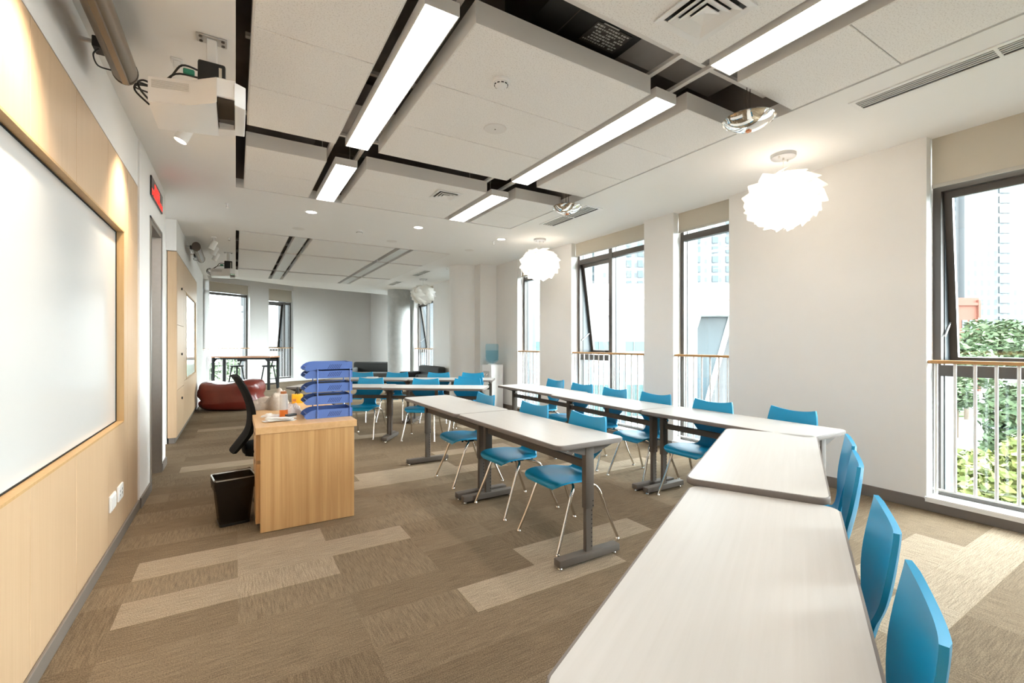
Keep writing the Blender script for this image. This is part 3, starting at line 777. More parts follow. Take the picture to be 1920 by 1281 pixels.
# ------------------------------------------------------------------ windows
# local frame: x along the wall to the right seen from inside, y outwards, z up
def window(n, org, rz, W, mull=[], transom=2.70, sash=None, ztop=3.06, low=1.14, deep=0.20, angle=8, lows=None):
    o = sroot('window_%d' % n, (org[0], org[1], 0), rz)
    y0, y1 = 0.14, 0.21; fw = 0.055; zb = 0.10
    f = MB()
    f.box(0, fw, y0, y1, zb, ztop); f.box(W - fw, W, y0, y1, zb, ztop); f.box(fw, W - fw, y0, y1, zb, zb + .05); f.box(fw, W - fw, y0, y1, ztop - .05, ztop)
    for x in mull: f.box(x - .038, x + .038, y0 - .01, y1, zb + .05, ztop - .05)
    xs = [fw] + [v for x in mull for v in (x - .038, x + .038)] + [W - fw]
    bays = [(xs[i], xs[i + 1]) for i in range(0, len(xs), 2)]
    for (a, b) in bays: f.box(a, b, y0, y1, transom - .04, transom + .04)
    for i, (a, b) in enumerate(bays):
        if (lows is None and sash == i) or (lows and i in lows): f.box(a, b, y0, y1, low - .045, low + .045)
    f.build('window_frame', M['bronze'], o, smooth=False)
    # pale outer box of the frame seen through the glass
    s = MB()
    for (a, b) in bays: s.box(a, a + .006, y1, y1 + deep, zb, ztop); s.box(b - .006, b, y1, y1 + deep, zb, ztop)
    s.build('outer_jamb', M['sashout'], o, smooth=False)
    for i, (a, b) in enumerate(bays):
        yg = y1 - .03
        p = MB(); p.box(a, b, yg, yg + .006, transom + .04, ztop - .05)
        if sash == i:
            p.box(a, b, yg, yg + .006, zb + .05, low - .045)
            h = bpy.data.objects.new('sash', None); C.objects.link(h); h.parent = o
            zt = transom - .04; hh = zt - (low + .045)
            h.location = ((a + b) / 2, y1 - .02, zt); h.rotation_euler = (R(angle), 0, 0)
            w = (b - a) / 2 - .004
            q = MB(); q.box(-w, -w + .05, 0, .045, -hh, 0); q.box(w - .05, w, 0, .045, -hh, 0); q.box(-w + .05, w - .05, 0, .045, -hh, -hh + .055); q.box(-w + .05, w - .05, 0, .045, -.055, 0)
            q.build('sash_frame', M['bronze'], h, smooth=False)
            MB().box(-w + .05, w - .05, .018, .024, -hh + .055, -.055).build('pane', M['glass'], h, smooth=False)
            k = MB(); k.box(-.045, .045, -.012, 0, -hh + .008, -hh + .035); k.box(-.012, .012, -.04, -.012, -hh + .012, -hh + .05); k.box(-.05, .012, -.045, -.033, -hh + .045, -hh + .055)
            k.build('handle', M['black'], h, smooth=False)
            st = MB(); L = hh * .25
            st.tube([(a + .012, y1 - .03, low + .28), (a + .014, y1 + math.sin(R(angle)) * hh * .62, low + .40)], .007, 6)
            st.tube([(b - .012, y1 - .03, low + .28), (b - .014, y1 + math.sin(R(angle)) * hh * .62, low + .40)], .007, 6)
            st.build('stay_arm', M['alu'], o)
        else: p.box(a, b, yg, yg + .006, zb + .05, transom - .04)
        p.build('pane', M['glass'], o, smooth=False)
    si = MB(); si.box(-.005, W + .005, -.02, y0, .095, .115, .003, 1); si.box(0.0, W, -.02, -.002, .075, .095)
    si.build('window_sill', M['reveal'], o, smooth=False)
    rv = MB(); rv.box(-.0005, .004, 0.0005, y0, .115, ZC); rv.box(W - .004, W + .0005, .0005, y0, .115, ZC)
    rv.build('reveal_lining', M['reveal'], o, smooth=False)
    return o
def guardrail(org, rz, W, label, nb, low=.17):
    o = thing('guard_rail', label, 'guard rail', (org[0], org[1], .115), rz, 'wood topped guard rails in the windows')
    y = .045
    MB().box(.006, W - .006, y - .03, y + .03, 1.085, 1.113, .004, 1).build('handrail', M['rail'], o)
    MB().box(.03, W - .02, y - .008, y + .008, low - .115, low - .10).build('bottom_rail', M['white'], o, smooth=False)
    for k in range(nb):
        x = .05 + (W - .1) * k / (nb - 1)
        z0 = .0005 if k in (0, nb - 1) else low - .10
        MB().cyl((x, y, z0), (x, y, 1.085), .0105 if k else .013, seg=10).build('baluster', M['white'], o)
def blind(org, rz, W, zb, label, ztop=ZC):
    o = thing('roller_blind', label, 'window blind', (org[0], org[1], ztop - .002), rz, 'beige roller blinds')
    MB().box(.012, W - .012, .092, .094, zb - ztop + .03, 0).build('fabric', M['blind'], o, smooth=False)
    MB().box(.010, W - .010, .086, .100, zb - ztop, zb - ztop + .03, .003, 1).build('bottom_bar', M['blindbar'], o, smooth=False)
    MB().tube([(.004, .085, 0), (.004, .085, -1.6)], .0025, 5).build('cord', M['grey_plastic'], o)
RZ = -PI / 2
window(1, (XR, 1.425), RZ, 1.365, [], 2.655, 0, angle=6); guardrail((XR, 1.425), RZ, 1.365, 'wood topped white guard rail in the right-hand window with trees behind', 12)
blind((XR, 1.425), RZ, 1.365, 2.645, 'beige roller blind at the top of the right-hand window')
window(2, (XR, 3.944), RZ, .784, [], 2.735); guardrail((XR, 3.944), RZ, .784, 'guard rail in the narrow window showing the slanted dark glazing', 7)
blind((XR, 3.944), RZ, .784, 2.80, 'beige roller blind over the narrow window with slanted glazing outside')
window(3, (XR, 6.032), RZ, 1.603, [.80], 2.735, 0); guardrail((XR, 6.032), RZ, 1.603, 'guard rail in the wide two-bay window behind the table row', 14)
blind((XR, 6.032), RZ, 1.603, 2.83, 'wide beige roller blind over the two-bay window')
window(4, (XR, 7.747), RZ, .787, [], 2.66); guardrail((XR, 7.747), RZ, .787, 'guard rail in the narrow window beside the water dispenser', 7)
blind((XR, 7.747), RZ, .787, 2.70, 'beige roller blind behind the second glowing pendant')
window(5, (XR, 13.95), RZ, 1.65, [.8], 2.62, 0, angle=9); guardrail((XR, 13.95), RZ, 1.65, 'guard rail in the window beside the concrete column', 10)
blind((XR, 13.95), RZ, 1.65, 2.66, 'roller blind above the window beside the concrete column')
window(11, (XR, -.75), RZ, 1.30, [], 2.66)  # unseen window behind the camera, added for extra daylight
window(8, (XR, 10.85), RZ, 1.30, [.65], 2.66)  # added window, hidden by the white column, lets daylight into the far end
window(10, (XR, 16.35), RZ, 1.90, [.95], 2.75)  # added out of sight behind the concrete pillar to brighten the far wall
window(9, (XL, 13.55), PI / 2, 2.90, [.97, 1.93], 2.95, ztop=3.3); guardrail((XL, 13.55), PI / 2, 2.90, 'guard rail in the glazed left wall past the bean bag', 26)
AN = math.atan2(1.7, 2.72)
def fa(s): return (-.91 + math.cos(AN) * s, 16.7 + math.sin(AN) * s)
window(6, fa(.02), AN, 1.54, [.21], 2.95, 0, ztop=3.3); guardrail(fa(.02), AN, 1.54, 'guard rail in the wide far-left window behind the bar table', 13)
blind(fa(.02), AN, 1.54, 2.99, 'roller blind over the wide far-left window', 3.32)
window(7, fa(2.23), AN, .98, [.70], 2.82, 0, ztop=3.3, angle=7); guardrail(fa(2.23), AN, .98, 'guard rail in the narrow far window right of the white pier', 9)
blind(fa(2.23), AN, .98, 2.87, 'roller blind over the narrow far window right of the white pier', 3.32)

# ------------------------------------------------------------------ tables
TZ, TL, TW = 0.755, 1.44, 0.545
def make_table(label):
    o = thing('training_table', label, 'table', (0, 0, 0), 0, 'white topped training tables')
    t = MB().prism(rrect(TL - .014, TW - .014, .045), -.022, 0.0, .001, 1, mtx=Matrix.Translation((0, 0, TZ))).build('table_top', M['laminate'], o)
    MB().prism(rrect(TL, TW, .05), -.030, -.0012, .008, 3, mtx=Matrix.Translation((0, 0, TZ))).build('edge_band', M['band'], t)
    for sx in (-1, 1):
        x = sx * (TL / 2 - .055)
        def h1(h):
            for k in range(2):
                z = .345 + k * .03
                h.box(x + .021, x + .0218, -.028, -.020, z - .004, z + .004); h.box(x - .0218, x - .021, -.028, -.020, z - .004, z + .004)
        def h2(h):
            for k in range(9):
                z = .09 + k * .028
                h.box(x - .016, x - .0152, -.022, -.014, z - .004, z + .004); h.box(x + .0152, x + .016, -.022, -.014, z - .004, z + .004)
        lg = MB().box(x - .021, x + .021, -.034, .034, .33, .715, .006, 2).sub(1, h1).build('leg', [M['steel'], M['hole']], o)
        MB().box(x - .015, x + .015, -.028, .028, .05, .335, .004, 1).sub(1, h2).build('leg_post', [M['steel'], M['hole']], lg)
        MB().box(x - .032, x + .032, -.245, .245, .014, .062, .008, 2).build('foot_bar', M['steel'], lg)
        for y in (-.22, .22): MB().cyl((x, y, .0008), (x, y, .016), .016, .010, seg=12).build('levelling_foot', M['chrome'], lg)
        tb = MB()
        v = [(-.22, .724), (.22, .724), (.20, .716), (.05, .668), (-.05, .668), (-.20, .716)]
        tb.prism(v, -.016, .016, mtx=Matrix.Translation((x, 0, 0)) @ Matrix.Rotation(PI / 2, 4, 'Z') @ Matrix.Rotation(PI / 2, 4, 'X'))
        tb.build('top_bracket', M['steel'], lg, smooth=False)
        MB().cyl((x - sx * .010, .0, .652), (x - sx * .045, .0, .652), .012, seg=12).build('clamp_knob', M['chrome'], lg)
    b = MB().box(-TL / 2 + .077, TL / 2 - .077, -.012, .012, .573, .622, .003, 1).build('crossbar', M['steel'], o)
    MB().box(-.022, .022, -.010, .010, .621, .725).build('crossbar_tie', M['steel'], b, smooth=False)
    return o
# (x, y, rotation of the long axis, z shift, label); the crossbar sits on the side away from the chairs
tabs = [
 (1.895, 2.865, R(90), 0, 'white training table right of the oak desk, nearest of its two-table row'),
 (1.888, 4.310, R(90), 0, 'white training table right of the oak desk, farther of its two-table row'),
 (3.410, 2.225, R(90), 0, 'window-side white table meeting the foreground tables at their far end'),
 (3.425, 3.665, R(87.5), 0, 'middle white table of the window-side row of three'),
 (3.525, 5.085, R(89), 0, 'farthest white table of the window-side row, nearest the water dispenser'),
 (2.498, 1.432, R(26.7 + 180), 0, 'second foreground white table, turned at an angle behind the closest one'),
 (1.229, 0.764, R(26.7 + 180), -.027, 'closest white table filling the lower right foreground'),
 (1.333, 6.920, R(-33.6), 0, 'left white table of the crosswise front row, partly behind the blue trays'),
 (2.435, 6.075, R(-36.5), 0, 'right white table of the crosswise front row behind the angled chairs'),
 (2.025, 8.110, R(-34.5), 0, 'left white table of the rearmost crosswise row'),
 (3.220, 7.290, R(-34.5), 0, 'right white table of the rearmost crosswise row, ending near the dispenser'),
]
T0 = make_table(tabs[0][4])
for i, (x, y, a, dz, lab) in enumerate(tabs):
    # local +y carries the crossbar: it must face the students' front
    if i == 0: T0.location = (x, y, dz); T0.rotation_euler = (0, 0, a)
    else: dup(T0, (x, y, 0), a, lab)
    if dz:
        o = [q for q in C.objects if q.get('label') == lab][0]
        for ch in o.children:
            if ch.name.startswith(('table_top', 'crossbar')): ch.location.z = dz
            if ch.name.startswith('leg'): ch.scale.z = (.724 + dz) / .724
o = thing('paper_sheet', 'small white paper lying on the rearmost crosswise table', 'paper', (2.10, 8.33, TZ + .0005), R(-30))
MB().box(-.10, .10, -.07, .07, 0, .006).build('sheet', M['paper'], o, smooth=False)

# ------------------------------------------------------------------ chairs
def make_chair(label):
    o = thing('shell_chair', label, 'chair', (0, 0, 0), 0, 'turquoise shell chairs')
    # profile: y, z, half width, dish (edge lift), forward curl
    seat = [(.232, .398, .145, .0, 0), (.236, .418, .178, .0, 0), (.215, .438, .200, .004, 0), (.15, .444, .213, .010, 0), (.05, .436, .216, .016, 0), (-.04, .430, .206, .018, 0), (-.10, .433, .165, .012, .004), (-.135, .450, .112, .004, .010), (-.154, .486, .090, 0, .014)]
    back = [(-.154, .486, .090, 0, .014), (-.165, .525, .092, 0, .018), (-.173, .565, .118, 0, .022), (-.181, .61, .165, 0, .026), (-.189, .66, .198, 0, .027), (-.197, .72, .206, .002, .025), (-.203, .78, .199, .007, .020), (-.206, .815, .190, .016, .016), (-.207, .829, .184, .022, .015)]
    def sheet(prof, n, nw=10):
        P = cr(prof, n); rows = []
        for (y, z, w, d, c) in P:
            rows.append([(w * u, y + c * u * u, z + d * u * u) for u in [(-1 + 2 * k / nw) for k in range(nw + 1)]])
        return rows
    def solid(rows, th):
        mb = MB(); n, m = len(rows), len(rows[0])
        V = [[Vector(p) for p in r] for r in rows]
        N = [[None] * m for _ in range(n)]
        for i in range(n):
            for j in range(m):
                a = V[min(i + 1, n - 1)][j] - V[max(i - 1, 0)][j]; b = V[i][min(j + 1, m - 1)] - V[i][max(j - 1, 0)]
                N[i][j] = b.cross(a).normalized()
        top = [[mb.bm.verts.new(V[i][j]) for j in range(m)] for i in range(n)]
        bot = [[mb.bm.verts.new(V[i][j] - N[i][j] * th * (0.75 if j in (0, m - 1) else 1)) for j in range(m)] for i in range(n)]
        F = mb.bm.faces.new
        for i in range(n - 1):
            for j in range(m - 1):
                F((top[i][j], top[i][j + 1], top[i + 1][j + 1], top[i + 1][j])); F((bot[i][j], bot[i + 1][j], bot[i + 1][j + 1], bot[i][j + 1]))
            F((top[i][0], top[i + 1][0], bot[i + 1][0], bot[i][0])); F((top[i][-1], bot[i][-1], bot[i + 1][-1], top[i + 1][-1]))
        for j in range(m - 1):
            F((top[0][j], bot[0][j], bot[0][j + 1], top[0][j + 1])); F((top[-1][j], top[-1][j + 1], bot[-1][j + 1], bot[-1][j]))
        return mb
    solid(sheet(seat, 3), -.016).build('seat', M['blue'], o)
    solid(sheet(back, 3), -.018).build('backrest', M['blue'], o)
    for sx in (-1, 1):
        fr = cr([(sx * .07, .045, .403), (sx * .135, .055, .403), (sx * .178, .085, .390), (sx * .196, .118, .345), (sx * .212, .185, .18), (sx * .232, .255, .016)], 4)
        rr = cr([(sx * .07, -.02, .403), (sx * .14, -.045, .403), (sx * .186, -.085, .392), (sx * .205, -.125, .350), (sx * .219, -.19, .18), (sx * .236, -.262, .016)], 4)
        for path in (fr, rr):
            l = MB().tube(path, .0105, 10).build('leg', M['chrome'], o)
            p = path[-1]
            MB().lathe([(0, 0), (.017, 0), (.017, .006), (.011, .016), (0, .016)], 12, (p[0], p[1], .0008)).build('foot_glide', M['chrome'], l)
    b = MB(); b.box(-.09, .09, -.035, .06, .392, .412, .003, 1)
    for x in (-.11, .11):
        for y in (-.09, .11): b.cyl((x, y, .402), (x, y, .425), .010, seg=8)
    b.build('seat_bracket', M['blackmet'], o)
    return o
def face(dx, dy): return math.atan2(-dx, dy)      # rotation that turns local +y to (dx, dy)
FW, FN, FH = face(-1, 0), face(-.449, .893), face(-.57, -.82)
chairs = [
 (2.012, 2.565, FW, 'blue chair nearest the camera at the row right of the oak desk'),
 (2.015, 3.260, FW + R(2), 'second blue chair from the camera at the row right of the oak desk'),
 (2.005, 4.150, FW - R(2), 'third blue chair at the row right of the oak desk, at its farther table'),
 (3.580, 1.960, FW - R(9), 'blue chair against the blank wall at the near end of the window-side row'),
 (3.500, 2.580, FW, 'blue chair in front of the narrow window with slanted glazing, window-side row'),
 (3.540, 3.270, FW, 'blue chair third from the camera in the window-side row, by the white pier'),
 (3.560, 3.900, FW - R(3), 'blue chair in front of the two-bay window, fourth in the window-side row'),
 (3.640, 4.560, FW + R(2), 'blue chair fifth in the window-side row, left in the two-bay window'),
 (3.760, 5.300, FW, 'farthest blue chair of the window-side row, before the blank pier'),
 (2.705, 1.315, FN, 'farthest of the four blue chairs along the foreground tables'),
 (2.285, 1.120, FN - R(2), 'second farthest of the four blue chairs along the foreground tables'),
 (1.590, 0.768, FN, 'second nearest of the four blue chairs along the foreground tables'),
 (1.105, 0.535, FN - R(2), 'nearest blue chair, cut by the bottom right foreground table'),
 (1.870, 8.370, FH, 'leftmost blue chair behind the rearmost crosswise table, beside the blue trays'),
 (2.410, 8.020, FH, 'second blue chair from the left behind the rearmost crosswise row'),
 (3.025, 7.560, FH, 'third blue chair from the left behind the rearmost crosswise row, before the armchair'),
 (3.540, 7.210, FH, 'rightmost blue chair behind the rearmost crosswise row'),
 (3.090, 6.370, FH + R(3), 'blue chair squeezed between the two crosswise rows, behind another chair'),
 (2.830, 5.945, FH + R(2), 'rightmost blue chair at the front crosswise row'),
 (2.310, 6.300, FH, 'middle blue chair at the front crosswise row, under the table joint'),
 (1.640, 6.880, FH - R(3), 'blue chair at the front crosswise row just right of the blue trays'),
]
ch0 = make_chair(chairs[0][3])
for i, (x, y, a, lab) in enumerate(chairs):
    if i == 0: ch0.location = (x, y, 0); ch0.rotation_euler = (0, 0, a)
    else: dup(ch0, (x, y, 0), a, lab)

# ------------------------------------------------------------------ teacher's desk and what stands on it
DZ = 0.76
dk = thing('teacher_desk', 'light oak teacher desk with slab end panel and drawers', 'desk', (0.475, 4.45, 0))
MB().box(-.355, .345, -.735, .735, DZ - .05, DZ, .002, 1).build('desk_top', M['oaktop'], dk, smooth=False)
MB().box(-.325, .325, -.73, -.695, .003, DZ - .05, .0015, 1).build('end_panel', M['oak'], dk, smooth=False)
MB().box(-.325, .325, .695, .73, .003, DZ - .05, .0015, 1).build('end_panel', M['oak'], dk, smooth=False)
MB().box(.295, .32, -.695, .695, .12, DZ - .05).build('modesty_panel', M['oak'], dk, smooth=False)
pd = MB().box(-.315, .12, -.693, -.26, .05, DZ - .052).build('pedestal', M['oak'], dk, smooth=False)
for (z0, z1) in ((.06, .49), (.515, .70)):
    dr = MB().box(-.352, -.317, -.693, -.265, z0, z1, .0015, 1).build('drawer', M['oak'], dk, smooth=False)
    MB().box(-.353, -.349, -.55, -.41, z1 - .03, z1 - .012).build('drawer_pull', M['hole'], dr, smooth=False)

tr = thing('letter_tray_stack', 'stack of five blue plastic letter trays on the oak desk corner', 'letter trays', (0.645, 4.055, DZ + .0008))
for k, zb in enumerate((0.0, .112, .212, .322, .382)):
    hw, hd, h = .185, .125, .070; t = .004
    p = MB()
    p.box(-hw + .02, hw, -hd, hd, zb, zb + t)
    prof = [(-hw + .02, 0), (hw, 0), (hw, h), (-hw + .105, h), (-hw + .072, h * .95), (-hw + .045, h * .83), (-hw + .024, h * .64), (-hw + .008, h * .40), (-hw + .004, h * .2)]
    for y in (-hd, hd):
        p.prism(prof, -t / 2, t / 2, mtx=Matrix.Translation((0, y, zb)) @ Matrix.Rotation(PI / 2, 4, 'X'))
    p.box(hw - t, hw, -hd, hd, zb, zb + h)
    p.tube([(-hw + .03, -hd, zb + .03), (-hw + .03, hd, zb + .03)], .004, 6)
    to = p.build('tray', M['tray'], tr, smooth=False)
    s = MB()
    for y in (-hd - t / 2 - .0006, hd + t / 2 + .0001):
        for q in range(7):
            x = -.01 + q * .014
            s.prism([(x, zb + .012), (x + .005, zb + .012), (x + .027, zb + .050), (x + .022, zb + .050)], 0, .0006, mtx=Matrix.Translation((0, y + .0006, 0)) @ Matrix.Rotation(PI / 2, 4, 'X'))
    s.build('tray_slot', M['trayslot'], to, smooth=False)
for x in (-.085, .165):
    for y in (-.132, .132): MB().cyl((x, y, .001), (x, y, .40), .005, seg=8).build('post', M['tray'], tr)
pp = thing('paper_stack', 'pinkish papers lying in the top blue letter tray', 'papers', (0.69, 4.055, DZ + .388))
MB().box(-.09, .12, -.10, .10, 0.0005, .03).box(-.07, .125, -.09, .085, .03, .055, mtx=Matrix.Rotation(.06, 4, 'Z')).build('sheets', M['pinkpaper'], pp, smooth=False)
pp = thing('black_folder', 'dark folder with pale stripes held in a middle blue letter tray', 'folder', (0.70, 4.075, DZ + .2175))
MB().box(-.12, .07, -.09, .09, 0.0, .06, .004, 1).build('cover', M['black'], pp)
s = MB()
for q in range(3): s.box(-.09 + q * .05, -.075 + q * .05, -.0915, -.0905, .01, .05)
s.build('pale_stripe', M['paper'], pp, smooth=False)
pp = thing('black_folder', 'dark folder with pale stripes in the blue tray second from the bottom', 'folder', (0.69, 4.075, DZ + .1175))
MB().box(-.12, .08, -.09, .09, 0, .055, .004, 1).build('cover', M['black'], pp)
s = MB()
for q in range(3): s.box(-.09 + q * .05, -.075 + q * .05, -.0915, -.0905, .01, .045)
s.build('pale_stripe', M['paper'], pp, smooth=False)

def lump(name, label, cat, loc, rx, ry, h, mat, seed, folds, rz=0, n=42, rough=.25):
    """crumpled soft thing resting on a surface"""
    from mathutils import noise as nz
    mb = MB(); rows = []
    for i in range(n + 1):
        row = []
        r = i / n
        for j in range(48):
            a = 2 * PI * j / 48
            ed = 1 + .16 * math.sin(3 * a + seed) + .10 * math.sin(5 * a + 2 * seed)
            x, y = r * rx * ed * math.cos(a), r * ry * ed * math.sin(a)
            q = Vector((x * folds + seed, y * folds, seed * 1.7))
            f = nz.noise(q) * .6 + abs(nz.noise(q * 2.1 + Vector((3, 1, 0)))) * .55
            z = h * (1 - r ** 5.0) ** .8 * (0.55 + rough * 2.4 * f) * (1 - .25 * math.cos(a + seed) * r)
            row.append((x + .012 * nz.noise(q * 3), y, max(z, .004 * (1 - r) + .001)))
        rows.append(row)
    mb.grid(rows, close=True)
    o = thing(name, label, cat, loc, rz)
    m = mb.build('cloth', mat, o, ang=80)
    return o
lump('crumpled_jacket', 'crumpled beige jacket heaped at the far end of the oak desk', 'jacket', (0.285, 4.86, DZ + .0005), .155, .25, .165, M['coat'], 4.2, 7, rough=.36)
tb = thing('glue_tube', 'tall white tube with orange base standing on the oak desk', 'tube', (0.335, 4.15, DZ + .0005))
MB().lathe([(0, 0), (.029, 0), (.031, .003), (.031, .062), (0, .062)], 24).build('base_label', M['orange'], tb)
MB().lathe([(0, .062), (.0305, .062), (.0305, .185), (.024, .192), (0, .192)], 24).build('tube_body', M['offwhite'], tb)
MB().lathe([(0, .192), (.022, .192), (.022, .212), (0, .214)], 24).build('cap', M['copper'], tb)
pc = thing('pen_cup', 'orange-yellow pen cup behind the blue letter trays', 'pen cup', (0.535, 5.09, DZ + .0005))
MB().box(-.05, .05, -.045, .045, 0, .09, .006, 2).build('cup', M['yellow'], pc)
g = MB()
for (x, y, a) in ((-.02, 0, .2), (.02, .01, -.15), (.0, -.02, .05)): g.cyl((x, y, .085), (x + a * .1, y, .16), .005, seg=8)
g.build('pen', M['black'], pc)
MB().box(-.045, -.015, -.046, -.0452, .02, .045).build('cup_label', M['copper'], pc, smooth=False)
lump('plush_toy', 'pale pink and white soft bundle leaning against the blue trays', 'soft toy', (0.405, 4.28, DZ + .0005), .085, .09, .115, M['plush'], 2.3, 16)
lump('tissue_pack', 'pale crumpled tissue pack lying beside the white tube', 'tissue pack', (0.25, 4.22, DZ + .0005), .07, .045, .04, M['paper'], 6.1, 20)
cd = thing('card_pile', 'loose pile of cards and leaflets near the oak desk edge', 'cards', (0.29, 3.965, DZ + .0005))
q = MB(); r = random.Random(2)
for k in range(7): q.box(-.09, .09, -.035, .035, k * .004, k * .004 + .003, mtx=Matrix.Translation((r.uniform(-.03, .03), r.uniform(-.02, .02), 0)) @ Matrix.Rotation(r.uniform(-.5, .5), 4, 'Z'))
q.build('card', M['paper'], cd, smooth=False)
bc = thing('black_clip_case', 'small black case lying on the cards beside the trays', 'case', (0.375, 4.00, DZ + .0295), .5)
MB().box(-.04, .04, -.02, .02, 0, .015, .004, 2).build('case_body', M['black'], bc)

# waste bin
bn = thing('waste_bin', 'black see-through waste bin with liner beside the oak desk', 'waste bin', (-0.015, 4.085, 0), R(8))
def taper(w0, d0, w1, d1, z0, z1, n=6):
    rows = []
    for k in range(n + 1):
        t = k / n; w, d = w0 + (w1 - w0) * t, d0 + (d1 - d0) * t
        rows.append([(x, y, z0 + (z1 - z0) * t) for x, y in rrect(w, d, .02, 3)])
    return rows
b = MB(); b.grid(taper(.195, .175, .262, .232, .002, .352), close=True); b.bm.faces.new([b.bm.verts.new((x, y, .003)) for x, y in rrect(.195, .175, .02, 3)])
b.build('bin_wall', M['film'], bn, ang=60)
b = MB(); b.grid(taper(.198, .178, .20, .18, .001, .022, 1), close=True); b.build('bin_foot', M['black'], bn)
b = MB(); P = rrect(.266, .236, .022, 3); b.tube([(x, y, .354) for x, y in P] + [(P[0][0], P[0][1], .354)], .006, 6); b.build('rim', M['alu'], bn)
b = MB(); rows = []
rr = random.Random(4)
for k in range(9):
    t = k / 8; z = .36 - .085 * t
    rows.append([(x * (1 + rr.uniform(0, .02) + .006 * math.sin(k * 2)), y * (1 + rr.uniform(0, .02) + .006 * math.sin(k * 2)), z + .012 * math.sin(i * .5)) for i, (x, y) in enumerate(rrect(.272 - .006 * t, .242 - .006 * t, .024, 5))])
b.grid(rows, close=True)
rows = []
for k in range(10):
    t = k / 9; z = .358 - .33 * t; s = 1 - .28 * t
    rows.append([(x * s * (1 - .10 * t + rr.uniform(-.03, .03) * t), y * s * (1 - .1 * t + rr.uniform(-.03, .03) * t), z) for x, y in rrect(.254, .226, .022, 5)])
b.grid(rows, close=True)
b.build('bin_liner', M['film'], bn, ang=80)

# office chair between wall and desk
oc = thing('office_chair', 'black mesh office chair tucked in at the oak desk', 'office chair', (0.16, 4.66, 0))
P = cr([(-.155, .44), (-.105, .50), (-.035, .60), (-.012, .70), (-.02, .82), (-.065, .95), (-.12, 1.05), (-.150, 1.085)], 4)
rows1 = []; rows2 = []
for i, (x, z) in enumerate(P):
    t = i / (len(P) - 1); w = .235 - .05 * abs(t - .45) ** 1.5 * 2
    th = .012 + .012 * math.sin(PI * t)
    rows1.append([(x - .03 * (1 - u * u) + .0, w * u, z) for u in [-1 + k / 4 for k in range(9)]])
    rows2.append([(x - .03 * (1 - u * u) - th - .012, w * u, z) for u in [-1 + k / 4 for k in range(9)]])
b = MB(); A_ = b.grid(rows1); B_ = b.grid(rows2)
for j in (0, 8):
    for i in range(len(P) - 1): b.bm.faces.new((A_[i][j], A_[i + 1][j], B_[i + 1][j], B_[i][j]))
for i in (0, len(P) - 1):
    for j in range(8): b.bm.faces.new((A_[i][j], A_[i][j + 1], B_[i][j + 1], B_[i][j]))
b.build('backrest', M['mesh'], oc)
MB().prism(rrect(.46, .46, .08), .40, .47, .02, 3, mtx=Matrix.Translation((.14, 0, 0))).build('seat', M['mesh'], oc)
MB().tube(cr([(.1, 0, .40), (-.06, 0, .39), (-.10, 0, .45), (-.055, 0, .60)], 4), .018, 8).build('back_support', M['black'], oc)
MB().cyl((.14, 0, .12), (.14, 0, .40), .026, seg=14).build('gas_lift', M['blackmet'], oc)
for k in range(5):
    a = 2 * PI * k / 5 + .3; c, s = math.cos(a), math.sin(a)
    l = MB().tube([(.14, 0, .115), (.14 + .15 * c, .15 * s, .10), (.14 + .25 * c, .25 * s, .075)], .018, 8).build('base_leg', M['black'], oc)
    MB().cyl((.14 + .25 * c - .012 * s, .25 * s + .012 * c, .031), (.14 + .25 * c + .012 * s, .25 * s - .012 * c, .031), .030, seg=14).build('castor', M['black'], l)

